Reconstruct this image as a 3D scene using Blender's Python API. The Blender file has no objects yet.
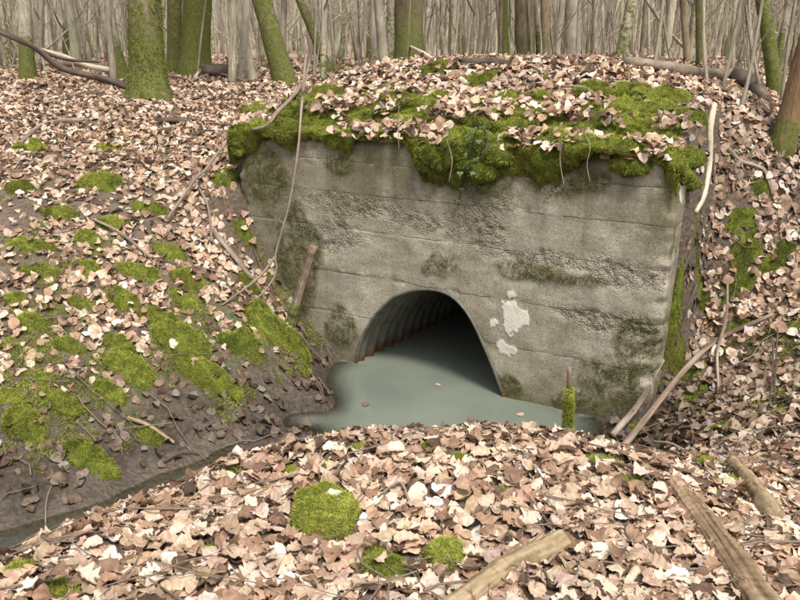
import bpy, math, random
import numpy as np
from mathutils import Vector, Matrix

random.seed(7)
RNG = np.random.default_rng(11)
R = math.radians
scene = bpy.context.scene
COL = scene.collection

# ------------------------------------------------------------------ camera, sky, sun, exposure
EYE_Z = 2.4
PITCH = R(18.0)
cam_d = bpy.data.cameras.new('camera')
cam_d.sensor_width = 36.0
cam_d.lens = 36.0
cam_d.clip_start = 0.05
cam_d.clip_end = 2000
cam = bpy.data.objects.new('camera', cam_d)
COL.objects.link(cam)
cam.location = (0, 0, EYE_Z)
cam.rotation_euler = (R(90) - PITCH, 0, 0)
scene.camera = cam

SUN_EL, SUN_AZ = R(58), R(158)      # azimuth measured from +Y towards +X
world = bpy.data.worlds.new('World')
scene.world = world
world.use_nodes = True
wn, wl = world.node_tree.nodes, world.node_tree.links
wn.clear()
sky = wn.new('ShaderNodeTexSky'); sky.sky_type = 'NISHITA'; sky.sun_disc = False
sky.sun_elevation = SUN_EL; sky.sun_rotation = SUN_AZ
sky.air_density = 1.0; sky.dust_density = 4.0; sky.ozone_density = 1.0
hs = wn.new('ShaderNodeHueSaturation'); hs.inputs['Saturation'].default_value = 0.18
bg = wn.new('ShaderNodeBackground'); bg.inputs['Strength'].default_value = 0.08
wo = wn.new('ShaderNodeOutputWorld')
wl.new(sky.outputs[0], hs.inputs['Color']); wl.new(hs.outputs[0], bg.inputs[0]); wl.new(bg.outputs[0], wo.inputs[0])

sun_d = bpy.data.lights.new('sun', 'SUN')
sun_d.energy = 1.5; sun_d.angle = R(12); sun_d.color = (1.0, 0.95, 0.88)
sun = bpy.data.objects.new('sun', sun_d); COL.objects.link(sun)
sd = Vector((math.cos(SUN_EL) * math.sin(SUN_AZ), math.cos(SUN_EL) * math.cos(SUN_AZ), math.sin(SUN_EL)))
sun.rotation_euler = sd.to_track_quat('Z', 'Y').to_euler()

scene.render.engine = 'CYCLES'
vs = scene.view_settings
vs.view_transform = 'Standard'; vs.look = 'None'; vs.gamma = 1.0; vs.use_curve_mapping = False
vs.exposure = 1.48

# ------------------------------------------------------------------ numeric helpers
def hash3(ix, iy, iz, seed):
    h = (ix.astype(np.int64) * 374761393 + iy.astype(np.int64) * 668265263 + iz.astype(np.int64) * 2147483647 + seed * 974711) & 0xFFFFFFFF
    h = ((h ^ (h >> 13)) * 1274126177) & 0xFFFFFFFF
    h = ((h ^ (h >> 16)) * 2246822519) & 0xFFFFFFFF
    h = h ^ (h >> 15)
    return (h & 0xFFFFFF) / float(0xFFFFFF) * 2 - 1

def vnoise(p, seed=0):
    p = np.asarray(p, float)
    f = np.floor(p); t = p - f; t = t * t * (3 - 2 * t)
    i = f.astype(np.int64)
    out = 0
    for dx in (0, 1):
        wx = t[..., 0] if dx else 1 - t[..., 0]
        for dy in (0, 1):
            wy = t[..., 1] if dy else 1 - t[..., 1]
            for dz in (0, 1):
                wz = t[..., 2] if dz else 1 - t[..., 2]
                out = out + wx * wy * wz * hash3(i[..., 0] + dx, i[..., 1] + dy, i[..., 2] + dz, seed)
    return out

def fbm(p, octs=4, seed=0, gain=0.5):
    p = np.asarray(p, float); a = 1.0; s = 0; tot = 0
    for o in range(octs):
        s = s + a * vnoise(p, seed + o * 17); tot += a
        p = p * 2.03 + 13.7; a *= gain
    return s / tot

def n2(x, y, sc, octs=3, seed=0):
    return fbm(np.stack([x * sc, y * sc, np.zeros_like(x) + seed * 3.3], -1), octs, seed)

def sstep(a, b, x):
    t = np.clip((np.asarray(x, float) - a) / (b - a), 0, 1)
    return t * t * (3 - 2 * t)

CP, SP = math.cos(PITCH), math.sin(PITCH)
def ray(px, py):
    a = (px - 400) / 800.0; b = (300 - py) / 800.0
    return np.array([a, CP + b * SP, -SP + b * CP])
EYE = np.array([0, 0, EYE_Z])
def at_y(px, py, Y):
    d = ray(px, py); return EYE + d * (Y / d[1])
def at_z(px, py, z):
    d = ray(px, py); return EYE + d * ((z - EYE_Z) / d[2])

# ------------------------------------------------------------------ layout of the headwall
ANG = R(60)
C0 = at_z(652, 430, 0.0)[:2]                 # right front corner of the wall at water level
U = np.array([-math.sin(ANG), math.cos(ANG)])  # along the wall, towards its far end
V = np.array([math.cos(ANG), math.sin(ANG)])   # into the bank
WALL_W, WALL_T, WALL_TOP = 3.36, 0.46, 1.72
def uv_of(x, y):
    dx = x - C0[0]; dy = y - C0[1]
    return dx * U[0] + dy * U[1], dx * V[0] + dy * V[1]
def w3(u, v, z):
    u = np.asarray(u, float); v = np.asarray(v, float)
    return np.stack([C0[0] + u * U[0] + v * V[0], C0[1] + u * U[1] + v * V[1], np.zeros_like(u) + z], -1)
def on_wall(px, py, v=0.0):
    d = ray(px, py)
    k = (np.dot(C0, V) + v - np.dot(EYE[:2], V)) / np.dot(d[:2], V)
    return EYE + d * k
def wall_uz(px, py, v=0.0):
    p = on_wall(px, py, v); u, _ = uv_of(p[0], p[1]); return u, p[2]

# ------------------------------------------------------------------ terrain
ctrl = []
def cz(px, py, z): ctrl.append(at_z(px, py, z))
def cy(px, py, Y): ctrl.append(at_y(px, py, Y))
def cw(x, y, z): ctrl.append(np.array([x, y, z]))
# near mound
for x in (-60, 150, 400, 650, 880): cz(x, 610, 0.84)
for x, y in ((120, 560), (280, 520), (400, 510), (540, 510), (660, 520)): cz(x, y, 0.80)
for x, y, z in ((0, 562, .70), (70, 530, .70), (150, 497, .70), (230, 468, .70), (300, 447, .70), (400, 437, .71), (500, 439, .71), (580, 447, .70), (640, 457, .70)): cz(x, y, z)
for x, y in ((-2.6, .8), (-3.6, 0.0)): cw(x, y, .8)
for x, y, z in ((0, .3, .86), (2, .3, .86), (-2, -.6, .86), (0, -3, .95), (3, -3, 1.0), (5, 0, 1.0), (-3, -4, .95)): cw(x, y, z)
# foot of the mound below the crest, and the stream bed
cr = [at_z(x, y, .7) for x, y in ((0, 562), (150, 497), (300, 447), (400, 437), (500, 439), (590, 448))]
for p, d in zip(cr, (.75, .85, .8, .85, .8, .55)): cw(p[0] - .1, p[1] + d, .0 if p[0] < -.5 else -.06)
for x, y, z in ((316, 434, -.02), (230, 456, -.012), (150, 482, -.012), (70, 515, -.012)): cz(x, y, z)
for x, y, z in ((-3.2, 2.2, 0), (-5, .9, 0), (-8, -1.2, 0)): cw(x, y, z)
for u, v, z in ((1.0, -.12, -.3), (1.6, -.15, -.35), (1.0, -.6, -.3), (1.8, -.6, -.3), (.6, -.15, -.2), (2.2, -.25, -.16), (2.0, -1.0, -.2), (.5, -.5, -.15)): 
    p = w3(u, v, z); cw(*p)
# left bank
tab = [(0, 512, .05), (0, 480, .15), (0, 440, .28), (0, 400, .42), (0, 340, .62), (0, 280, .85), (0, 200, 1.2), (0, 130, 1.5), (0, 92, 1.66),
       (100, 482, .06), (100, 445, .18), (100, 400, .34), (100, 340, .56), (100, 280, .82), (100, 200, 1.2), (100, 130, 1.52),
       (200, 445, .05), (200, 400, .2), (200, 350, .42), (200, 290, .70), (200, 220, 1.05), (200, 150, 1.43), (195, 105, 1.66),
       (280, 422, .04), (280, 372, .2), (270, 330, .42), (250, 280, .66), (320, 400, .07), (338, 416, -.06), (308, 424, .03), (-150, 400, .5), (-150, 300, .85), (-150, 200, 1.25), (-150, 130, 1.55),
       (150, 98, 1.72), (50, 75, 1.72), (285, 84, 1.74)]
for t in tab: cz(*t)
for x, y in ((236, 195), (262, 250), (290, 297), (320, 337), (352, 374)):
    p = on_wall(x, y, -.03); cw(*p)
for u, v, z in ((WALL_W + .1, .5, 1.5), (WALL_W + .5, .6, 1.45), (WALL_W + .4, 1.6, 1.66), (WALL_W + .3, 2.6, 1.72)): cw(*w3(u, v, z))
# right bank
tab = [(657, 408, 4.62), (700, 402, 4.5), (750, 400, 4.25), (800, 400, 4.05), (705, 330, 4.95), (750, 330, 4.8), (800, 330, 4.6), (880, 330, 4.4),
       (702, 260, 5.35), (750, 260, 5.3), (800, 260, 5.2), (900, 260, 5.0), (704, 185, 5.7), (760, 180, 6.0), (820, 180, 6.0), (720, 120, 7.0), (780, 140, 7.4),
       (730, 98, 9.2), (800, 95, 9.8), (620, 440, 4.25), (650, 443, 4.0), (700, 440, 3.75), (800, 440, 3.45), (880, 440, 3.3), (720, 480, 2.95), (800, 500, 2.75), (900, 180, 6.2)]
for t in tab: cy(*t)
for x, y, z in ((4.5, 3, 1.2), (6, 5, 1.5), (5, 8, 1.65), (-8, 4, 1.65), (-8, 8, 1.7), (-9, 1.5, 1.5), (0, 12, 1.7), (5, 12, 1.74), (-6, 12, 1.74), (-3, 9.5, 1.72), (8, 0, 1.3)): cw(x, y, z)
CT = np.array(ctrl)

def tps_fit(P, z, lam=0.004):
    n = len(P)
    d = np.linalg.norm(P[:, None] - P[None], axis=-1)
    K = np.where(d > 0, d * d * np.log(d + 1e-12), 0) + lam * np.eye(n)
    A = np.zeros((n + 3, n + 3)); A[:n, :n] = K
    A[:n, n] = 1; A[:n, n + 1:] = P; A[n, :n] = 1; A[n + 1:, :n] = P.T
    return np.linalg.solve(A, np.concatenate([z, np.zeros(3)]))
TW = tps_fit(CT[:, :2], CT[:, 2])
def z_low(x, y):
    sh = x.shape; q = np.stack([x.ravel(), y.ravel()], -1)
    out = np.empty(len(q))
    for s in range(0, len(q), 20000):
        b = q[s:s + 20000]
        d = np.linalg.norm(b[:, None] - CT[None, :, :2], axis=-1)
        out[s:s + 20000] = (np.where(d > 0, d * d * np.log(d + 1e-12), 0) @ TW[:len(CT)]) + TW[len(CT)] + b @ TW[len(CT) + 1:]
    return out.reshape(sh)

def crest(u):
    return 1.74 + .47 * sstep(-1.0, .9, u) * (1 - .72 * sstep(2.7, 4.3, u))
def z_berm(u, v):
    top = WALL_TOP + .03
    c = crest(u)
    z = top + (c - top) * sstep(.0, 1.55, v)
    return z + (1.72 - z) * sstep(3.0, 6.2, v)
def H(x, y, bumps=True):
    x = np.asarray(x, float); y = np.asarray(y, float)
    r = np.hypot(x, y - 5.0)
    far = sstep(8.0, 13.0, r)
    base = np.where(y < 0, 1.2, 1.74)
    zl = np.clip(z_low(np.clip(x, -14, 14), np.clip(y, -12, 18)), -.4, 1.9)
    und = n2(x, y, .09, 2, 5) * .16
    fz = 1.74 + und + (sstep(0, -10, y) * -.4) + .012 * np.clip(r - 30, 0, 60)
    z = zl * (1 - far) + fz * far
    u, v = uv_of(x, y)
    w = sstep(-.14, .06, u) * (1 - sstep(WALL_W - .05, WALL_W + .5, u)) * sstep(.12, .3, v) * (1 - sstep(5.5, 7.5, v))
    side = sstep(-1.3, -.1, u) * (1 - sstep(WALL_W, WALL_W + 1.3, u)) * sstep(.5, 1.6, v) * (1 - sstep(5.5, 7.5, v))
    zb = z_berm(u, v)
    z = z + (zb - z) * np.maximum(w, side)
    if bumps:
        near = 1 - sstep(14, 25, r)
        dry = sstep(.0, .35, z)
        z = z + near * (1 - dry) * sstep(-.02, .03, z) * n2(x, y, 4.5, 5, 27) * .06
        z = z + near * (.5 + .5 * dry) * (n2(x, y, 1.6, 3, 21) * .04 + n2(x, y, 6.0, 4, 22) * .022)
    return z
def normal_at(x, y, e=.03):
    zx = (H(x + e, y) - H(x - e, y)) / (2 * e); zy = (H(x, y + e) - H(x, y - e)) / (2 * e)
    n = np.stack([-zx, -zy, np.ones_like(zx)], -1)
    return n / np.linalg.norm(n, axis=-1, keepdims=True)
def hits(pxs):
    """ground points under a list of pixels of the photograph"""
    D = np.array([ray(a, b) for a, b in pxs])
    D = D / D[:, 1:2]
    ys = np.concatenate([np.arange(1.2, 14, .02), np.arange(14, 90, .25)])
    P = D[:, None, :] * ys[None, :, None] + EYE
    g = H(P[..., 0], P[..., 1], False)
    below = P[..., 2] <= g
    k = np.where(below.any(1), below.argmax(1), len(ys) - 1)
    Y = ys[k]
    out = D * Y[:, None] + EYE
    out[:, 2] = H(out[:, 0], out[:, 1])
    return out
def hit(px, py): return hits([(px, py)])[0]

# ------------------------------------------------------------------ mesh helpers
def mesh_np(name, verts, faces_list, cols=None, attrs=None, smooth=True):
    """faces_list: list of int arrays (n,k)"""
    me = bpy.data.meshes.new(name)
    verts = np.asarray(verts, np.float32)
    me.vertices.add(len(verts)); me.vertices.foreach_set('co', verts.ravel())
    faces_list = [np.asarray(f, np.int32) for f in faces_list if len(f)]
    nl = sum(f.size for f in faces_list); npoly = sum(len(f) for f in faces_list)
    me.loops.add(nl); me.loops.foreach_set('vertex_index', np.concatenate([f.ravel() for f in faces_list]))
    me.polygons.add(npoly)
    tot = np.concatenate([np.full(len(f), f.shape[1], np.int32) for f in faces_list])
    st = np.concatenate([[0], np.cumsum(tot)[:-1]]).astype(np.int32)
    me.polygons.foreach_set('loop_start', st); me.polygons.foreach_set('loop_total', tot)
    me.polygons.foreach_set('use_smooth', np.full(npoly, smooth))
    me.update(calc_edges=True)
    if cols is not None:
        a = me.attributes.new('Col', 'FLOAT_COLOR', 'POINT')
        c = np.ones((len(verts), 4), np.float32); c[:, :3] = cols
        a.data.foreach_set('color', c.ravel())
    for k, vv in (attrs or {}).items():
        a = me.attributes.new(k, 'FLOAT', 'POINT'); a.data.foreach_set('value', np.asarray(vv, np.float32).ravel())
    me.validate()
    return me
def put(name, me, mat, parent=None, label=None, cat=None, group=None, kind=None):
    o = bpy.data.objects.new(name, me); COL.objects.link(o)
    if mat is not None and me is not None and len(me.materials) == 0: me.materials.append(mat)
    if parent is not None: o.parent = parent
    tag(o, label, cat, group, kind)
    return o
def tag(o, label=None, cat=None, group=None, kind=None):
    if label: o['label'] = label
    if cat: o['category'] = cat
    if group: o['group'] = group
    if kind: o['kind'] = kind
    return o
def empty(name, loc, label, cat, group=None):
    o = bpy.data.objects.new(name, None); COL.objects.link(o); o.location = Vector(loc)
    o.empty_display_size = .1
    return tag(o, label, cat, group)
def grid_faces(nu, nv, wrap=False):
    i = np.arange(nu - 1)[:, None]; m = nv if wrap else nv - 1
    j = np.arange(m)[None]; j2 = (j + 1) % nv
    return np.stack([i * nv + j, i * nv + j2, (i + 1) * nv + j2, (i + 1) * nv + j], -1).reshape(-1, 4)
def spline(pts, n):
    pts = np.asarray(pts, float)
    d = np.concatenate([[0], np.cumsum(np.linalg.norm(np.diff(pts[:, :3], axis=0), axis=1))])
    t = np.linspace(0, d[-1], n)
    ext = np.vstack([2 * pts[0] - pts[1], pts, 2 * pts[-1] - pts[-2]])
    k = np.clip(np.searchsorted(d, t, 'right') - 1, 0, len(pts) - 2)
    f = ((t - d[k]) / np.maximum(d[k + 1] - d[k], 1e-9))[:, None]
    p0, p1, p2, p3 = ext[k], ext[k + 1], ext[k + 2], ext[k + 3]
    return .5 * (2 * p1 + (p2 - p0) * f + (2 * p0 - 5 * p1 + 4 * p2 - p3) * f ** 2 + (3 * p1 - p0 - 3 * p2 + p3) * f ** 3)
def tube(path, rad, sides=8, rough=0.0, rsc=20., seed=0, flat=1.0, cap=True):
    path = np.asarray(path, float); n = len(path)
    rad = np.asarray(rad, float) * np.ones(n)
    tg = np.gradient(path, axis=0); tg /= np.linalg.norm(tg, axis=1, keepdims=True) + 1e-9
    ref = np.array([0, 0, 1.]) if abs(tg[0, 2]) < .8 else np.array([1., 0, 0])
    A = np.cross(tg, ref); A /= np.linalg.norm(A, axis=1, keepdims=True) + 1e-9
    B = np.cross(tg, A)
    th = np.linspace(0, 2 * np.pi, sides, endpoint=False)
    dirs = A[:, None] * np.cos(th)[None, :, None] + B[:, None] * (np.sin(th) * flat)[None, :, None]
    rr = rad[:, None] * np.ones((1, sides))
    if rough:
        q = path[:, None] * rsc * .5 + dirs * rad[:, None, None] * rsc
        rr = rr * (1 + rough * fbm(q, 3, seed))
    v = (path[:, None] + dirs * rr[..., None]).reshape(-1, 3)
    f = [grid_faces(n, sides, True)]
    if cap:
        v = np.vstack([v, path[0] - tg[0] * rad[0] * .15, path[-1] + tg[-1] * rad[-1] * .15])
        j = np.arange(sides); j2 = (j + 1) % sides
        f.append(np.stack([j2, j, np.full(sides, n * sides)], -1))
        f.append(np.stack([(n - 1) * sides + j, (n - 1) * sides + j2, np.full(sides, n * sides + 1)], -1))
    return v, f
class Acc:
    def __init__(s): s.v = []; s.f = {}; s.n = 0; s.c = []; s.a = []
    def add(s, v, fl, col=None, att=None):
        v = np.asarray(v, float)
        for f in fl:
            f = np.asarray(f)
            if len(f): s.f.setdefault(f.shape[1], []).append(f + s.n)
        s.v.append(v); s.n += len(v)
        s.c.append(np.ones((len(v), 3)) * (np.asarray(col) if col is not None else 1.))
        s.a.append(np.ones(len(v)) * (att if att is not None else 0.))
    def mesh(s, name, smooth=True, attname='moss'):
        return mesh_np(name, np.vstack(s.v), [np.vstack(x) for x in s.f.values()], np.vstack(s.c), {attname: np.concatenate(s.a)}, smooth)

# ------------------------------------------------------------------ materials
def mat_new(name):
    m = bpy.data.materials.new(name); m.use_nodes = True
    nt = m.node_tree; nt.nodes.clear()
    out = nt.nodes.new('ShaderNodeOutputMaterial'); b = nt.nodes.new('ShaderNodeBsdfPrincipled')
    nt.links.new(b.outputs[0], out.inputs[0])
    return m, nt, b, out
class NT:
    def __init__(s, nt): s.nt = nt
    def n(s, t, **k):
        x = s.nt.nodes.new(t)
        for a, b in k.items(): setattr(x, a, b)
        return x
    def l(s, a, b): s.nt.links.new(a, b)
    def val(s, sock, v):
        if hasattr(v, 'is_linked') or hasattr(v, 'links'): s.l(v, sock)
        else: sock.default_value = v
    def attr(s, name, color=False):
        x = s.n('ShaderNodeAttribute'); x.attribute_name = name
        return x.outputs['Color' if color else 'Fac']
    def coord(s, which='Object', scale=(1, 1, 1)):
        c = s.n('ShaderNodeTexCoord'); m = s.n('ShaderNodeMapping'); m.inputs['Scale'].default_value = scale
        s.l(c.outputs[which], m.inputs[0]); return m.outputs[0]
    def noise(s, vec, scale, detail=4, rough=.55, dist=0):
        x = s.n('ShaderNodeTexNoise'); s.l(vec, x.inputs['Vector'])
        x.inputs['Scale'].default_value = scale; x.inputs['Detail'].default_value = detail
        x.inputs['Roughness'].default_value = rough; x.inputs['Distortion'].default_value = dist
        return x.outputs['Fac']
    def vor(s, vec, scale, feature='F1', out='Distance'):
        x = s.n('ShaderNodeTexVoronoi', feature=feature); s.l(vec, x.inputs['Vector']); x.inputs['Scale'].default_value = scale
        return x.outputs[out]
    def ramp(s, fac, stops):
        x = s.n('ShaderNodeValToRGB'); s.l(fac, x.inputs[0]); e = x.color_ramp.elements
        while len(e) < len(stops): e.new(.5)
        for i, (p, c) in enumerate(stops):
            e[i].position = p; e[i].color = (*c, 1) if len(c) == 3 else c
        return x.outputs[0]
    def rampf(s, fac, a, b):
        x = s.n('ShaderNodeMapRange'); s.l(fac, x.inputs[0]); x.inputs[1].default_value = a; x.inputs[2].default_value = b
        return x.outputs[0]
    def mix(s, f, a, b, mode='MIX'):
        x = s.n('ShaderNodeMix', data_type='RGBA', blend_type=mode)
        s.val(x.inputs[0], f)
        for k, v in ((6, a), (7, b)):
            if isinstance(v, tuple): x.inputs[k].default_value = (*v, 1) if len(v) == 3 else v
            else: s.l(v, x.inputs[k])
        return x.outputs[2]
    def math(s, op, a, b=0.):
        x = s.n('ShaderNodeMath', operation=op); s.val(x.inputs[0], a); s.val(x.inputs[1], b); return x.outputs[0]
    def bump(s, h, strength, dist, nrm=None):
        x = s.n('ShaderNodeBump'); s.l(h, x.inputs['Height']); x.inputs['Strength'].default_value = strength; x.inputs['Distance'].default_value = dist
        if nrm is not None: s.l(nrm, x.inputs['Normal'])
        return x.outputs[0]

def m_ground():
    m, nt, b, out = mat_new('forest_soil'); k = NT(nt)
    co = k.coord('Object')
    n1 = k.noise(co, 3.0, 6, .6); n2_ = k.noise(co, 38, 5, .65); v = k.vor(co, 26, 'F1', 'Color'); vd = k.vor(co, 26)
    soil = k.ramp(n2_, [(.25, (.035, .024, .016)), (.5, (.085, .06, .042)), (.8, (.16, .12, .085))])
    sep = k.n('ShaderNodeSeparateColor'); k.l(v, sep.inputs[0])
    litter = k.ramp(sep.outputs[0], [(0, (.10, .06, .04)), (.35, (.25, .155, .11)), (.7, (.38, .26, .195)), (1, (.50, .40, .32))])
    col = k.mix(k.attr('litter'), soil, litter)
    wet = k.attr('wet')
    mud = k.ramp(n2_, [(.3, (.022, .015, .010)), (.55, (.058, .042, .030)), (.8, (.12, .092, .066))])
    mud = k.mix(k.rampf(n1, .35, .65), mud, (.11, .09, .068), 'MULTIPLY') if False else k.mix(k.math('MULTIPLY', k.rampf(n1, .45, .7), .6), mud, (.13, .098, .066))
    col = k.mix(wet, col, mud)
    mossn = k.math('MULTIPLY', k.attr('mossy'), k.rampf(k.noise(co, 9, 6, .7), .42, .6))
    col = k.mix(mossn, col, k.ramp(n2_, [(.3, (.03, .045, .01)), (.7, (.11, .14, .03))]))
    k.l(col, b.inputs['Base Color'])
    ro = k.math('SUBTRACT', .92, k.math('MULTIPLY', wet, k.rampf(n1, .42, .62))); 
    k.l(k.math('MAXIMUM', ro, .28), b.inputs['Roughness'])
    h = k.math('ADD', k.math('MULTIPLY', n2_, .7), k.math('MULTIPLY', vd, .5))
    k.l(k.bump(h, .8, .03), b.inputs['Normal'])
    return m
def m_leaf():
    m, nt, b, out = mat_new('dead_leaf'); k = NT(nt)
    co = k.coord('Object')
    nz = k.noise(co, 60, 4, .6)
    col = k.mix(1.0, k.attr('Col', True), k.ramp(nz, [(.3, (.72, .68, .66)), (.7, (1.12, 1.08, 1.04))]), 'MULTIPLY')
    k.l(col, b.inputs['Base Color']); b.inputs['Roughness'].default_value = .62; b.inputs['Specular IOR Level'].default_value = .28
    tr = k.n('ShaderNodeBsdfTranslucent'); k.l(col, tr.inputs[0])
    mx = k.n('ShaderNodeMixShader'); mx.inputs[0].default_value = .12
    k.l(b.outputs[0], mx.inputs[1]); k.l(tr.outputs[0], mx.inputs[2]); k.l(mx.outputs[0], out.inputs[0])
    k.l(k.bump(nz, .35, .004), b.inputs['Normal'])
    return m
def m_moss():
    m, nt, b, out = mat_new('moss'); k = NT(nt)
    co = k.coord('Object'); nz = k.noise(co, 45, 3, .6)
    col = k.mix(1.0, k.attr('Col', True), k.ramp(nz, [(.3, (.65, .68, .6)), (.7, (1.25, 1.22, 1.1))]), 'MULTIPLY')
    k.l(col, b.inputs['Base Color']); b.inputs['Roughness'].default_value = .85; b.inputs['Specular IOR Level'].default_value = .15
    tr = k.n('ShaderNodeBsdfTranslucent'); k.l(col, tr.inputs[0])
    mx = k.n('ShaderNodeMixShader'); mx.inputs[0].default_value = .25
    k.l(b.outputs[0], mx.inputs[1]); k.l(tr.outputs[0], mx.inputs[2]); k.l(mx.outputs[0], out.inputs[0])
    return m
def m_bark(name, dark, light, mosscol=((.05, .06, .014), (.16, .17, .045)), moss_gain=1.0):
    m, nt, b, out = mat_new(name); k = NT(nt)
    co = k.coord('Object', (1, 1, .22)); co1 = k.coord('Object')
    n1 = k.noise(co, 22, 6, .65, .4); n2_ = k.noise(co1, 2.2, 4, .6); n3 = k.noise(co1, 14, 5, .7)
    oi = k.n('ShaderNodeObjectInfo')
    col = k.ramp(n1, [(.28, dark), (.52, tuple((a + c) / 2 for a, c in zip(dark, light))), (.75, light)])
    col = k.mix(k.math('MULTIPLY', k.rampf(n2_, .4, .65), .45), col, tuple(min(1, c * 1.35) for c in light))
    tint = k.ramp(oi.outputs['Random'], [(0, (.72, .70, .66)), (.4, (1.0, .97, .92)), (.7, (.88, .93, .80)), (1, (1.15, 1.08, 1.0))])
    col = k.mix(1.0, col, tint, 'MULTIPLY')
    ms = k.math('MULTIPLY', k.attr('moss'), moss_gain)
    f = k.n('ShaderNodeMapRange'); k.l(k.math('ADD', ms, k.math('MULTIPLY', k.math('SUBTRACT', n3, .5), 2.2)), f.inputs[0]); f.inputs[1].default_value = .35; f.inputs[2].default_value = .65
    mc = k.ramp(k.noise(co1, 30, 4, .7), [(.3, mosscol[0]), (.7, mosscol[1])])
    col = k.mix(f.outputs[0], col, mc)
    k.l(col, b.inputs['Base Color']); b.inputs['Roughness'].default_value = .9; b.inputs['Specular IOR Level'].default_value = .2
    k.l(k.bump(n1, .9, .02), b.inputs['Normal'])
    return m
def m_wood(name, dark, mid, light, scale=30, bump=.6):
    m, nt, b, out = mat_new(name); k = NT(nt)
    co = k.coord('Object'); n1 = k.noise(co, scale, 6, .7); n2_ = k.noise(co, 6, 4, .6)
    gr = k.math('ADD', k.math('MULTIPLY', n1, .45), k.math('MULTIPLY', k.attr('grain'), .55))
    col = k.ramp(gr, [(.25, dark), (.5, mid), (.75, light)])
    col = k.mix(k.math('MULTIPLY', k.rampf(n2_, .45, .7), .4), col, dark)
    f = k.n('ShaderNodeMapRange'); k.l(k.math('ADD', k.attr('moss'), k.math('MULTIPLY', k.math('SUBTRACT', k.noise(co, 25, 5, .7), .5), 1.2)), f.inputs[0]); f.inputs[1].default_value = .4; f.inputs[2].default_value = .65
    col = k.mix(f.outputs[0], col, k.ramp(n1, [(.3, (.05, .07, .01)), (.7, (.16, .19, .035))]))
    k.l(col, b.inputs['Base Color']); b.inputs['Roughness'].default_value = .85; b.inputs['Specular IOR Level'].default_value = .2
    k.l(k.bump(n1, bump, .008), b.inputs['Normal'])
    return m
def m_concrete():
    m, nt, b, out = mat_new('weathered_concrete'); k = NT(nt)
    co = k.coord('Object'); fine = k.noise(co, 70, 6, .7); mid = k.noise(co, 7, 6, .65); big = k.noise(co, 1.7, 4, .6)
    hstr = k.noise(k.coord('Object', (1, 1, 7)), 3.0, 5, .6)
    col = k.ramp(mid, [(.25, (.195, .165, .115)), (.5, (.325, .292, .228)), (.75, (.445, .41, .335))])
    col = k.mix(k.math('MULTIPLY', k.rampf(hstr, .45, .62), .4), col, (.22, .185, .13))
    vstr = k.noise(k.coord('Object', (5, 5, .55)), 2.2, 5, .6)
    col = k.mix(k.math('MULTIPLY', k.rampf(vstr, .52, .72), .4), col, (.15, .125, .088))
    col = k.mix(k.math('MULTIPLY', k.rampf(big, .48, .62), .45), col, (.41, .37, .285))
    grit = k.noise(co, 150, 4, .75)
    col = k.mix(1.0, col, k.ramp(grit, [(.3, (.62, .60, .57)), (.5, (1, 1, 1)), (.7, (1.3, 1.3, 1.28))]), 'MULTIPLY')
    col = k.mix(1.0, col, k.ramp(fine, [(.3, (.70, .69, .66)), (.55, (1, 1, 1)), (.75, (1.2, 1.2, 1.18))]), 'MULTIPLY')
    spk = k.vor(co, 34); col = k.mix(k.math('MULTIPLY', k.rampf(spk, .17, .08), .85), col, (.06, .05, .036))
    # honeycombing: pale stones, dark voids
    hc = k.attr('honey'); vd = k.vor(co, 85); vc = k.vor(co, 85, 'F1', 'Color')
    sc_ = k.n('ShaderNodeSeparateColor'); k.l(vc, sc_.inputs[0])
    stones = k.mix(1.0, k.ramp(sc_.outputs[0], [(0, (.20, .175, .13)), (.5, (.29, .26, .20)), (1, (.40, .37, .30))]), k.ramp(vd, [(.35, (1.08, 1.08, 1.08)), (.66, (.5, .48, .44))]), 'MULTIPLY')
    hmask = k.rampf(k.math('ADD', hc, k.math('MULTIPLY', k.math('SUBTRACT', k.noise(co, 13, 5, .7), .5), 2.6)), .42, .72)
    col = k.mix(k.math('MULTIPLY', hmask, .55), col, stones)
    pit = k.math('MULTIPLY', k.math('MULTIPLY', hmask, k.rampf(k.noise(co, 30, 4, .65), .58, .63)), .7)
    col = k.mix(k.math('MULTIPLY', pit, .8), col, (.07, .06, .044))
    # form board joints: thin broken cracks with crumbled lips
    jd = k.math('ABSOLUTE', k.math('ADD', k.attr('joint'), k.math('MULTIPLY', k.math('SUBTRACT', k.noise(co, 26, 4, .7), .5), .014)))
    jl = k.math('MULTIPLY', k.rampf(jd, .0045, .0015), k.rampf(k.noise(co, 4.5, 3, .6), .42, .52))
    col = k.mix(k.math('MULTIPLY', jl, .65), col, (.075, .062, .045))
    col = k.mix(k.attr('dark'), col, (.06, .05, .036))
    st = k.attr('stain'); col = k.mix(st, col, k.ramp(fine, [(.3, (.065, .055, .026)), (.7, (.125, .112, .055))]))
    mo = k.attr('moss'); mo = k.math('MULTIPLY', mo, k.rampf(k.noise(co, 16, 7, .8), .42, .58))
    col = k.mix(mo, col, k.ramp(fine, [(.3, (.035, .036, .010)), (.7, (.10, .098, .028))]))
    wh = k.rampf(k.math('ADD', k.attr('lime'), k.math('MULTIPLY', k.math('SUBTRACT', k.noise(co, 40, 5, .7), .5), 1.5)), .35, .85); col = k.mix(wh, col, k.ramp(mid, [(.3, (.50, .46, .38)), (.7, (.66, .62, .54))]))
    k.l(col, b.inputs['Base Color']); b.inputs['Roughness'].default_value = .92; b.inputs['Specular IOR Level'].default_value = .2
    hgt = k.math('ADD', k.math('MULTIPLY', fine, .5), k.math('ADD', k.math('MULTIPLY', mid, .5), k.math('MULTIPLY', k.math('MULTIPLY', hc, vd), -1.6)))
    hgt = k.math('SUBTRACT', hgt, k.math('MULTIPLY', k.math('ADD', pit, jl), .8))
    k.l(k.bump(hgt, .5, .02), b.inputs['Normal'])
    return m
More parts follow.
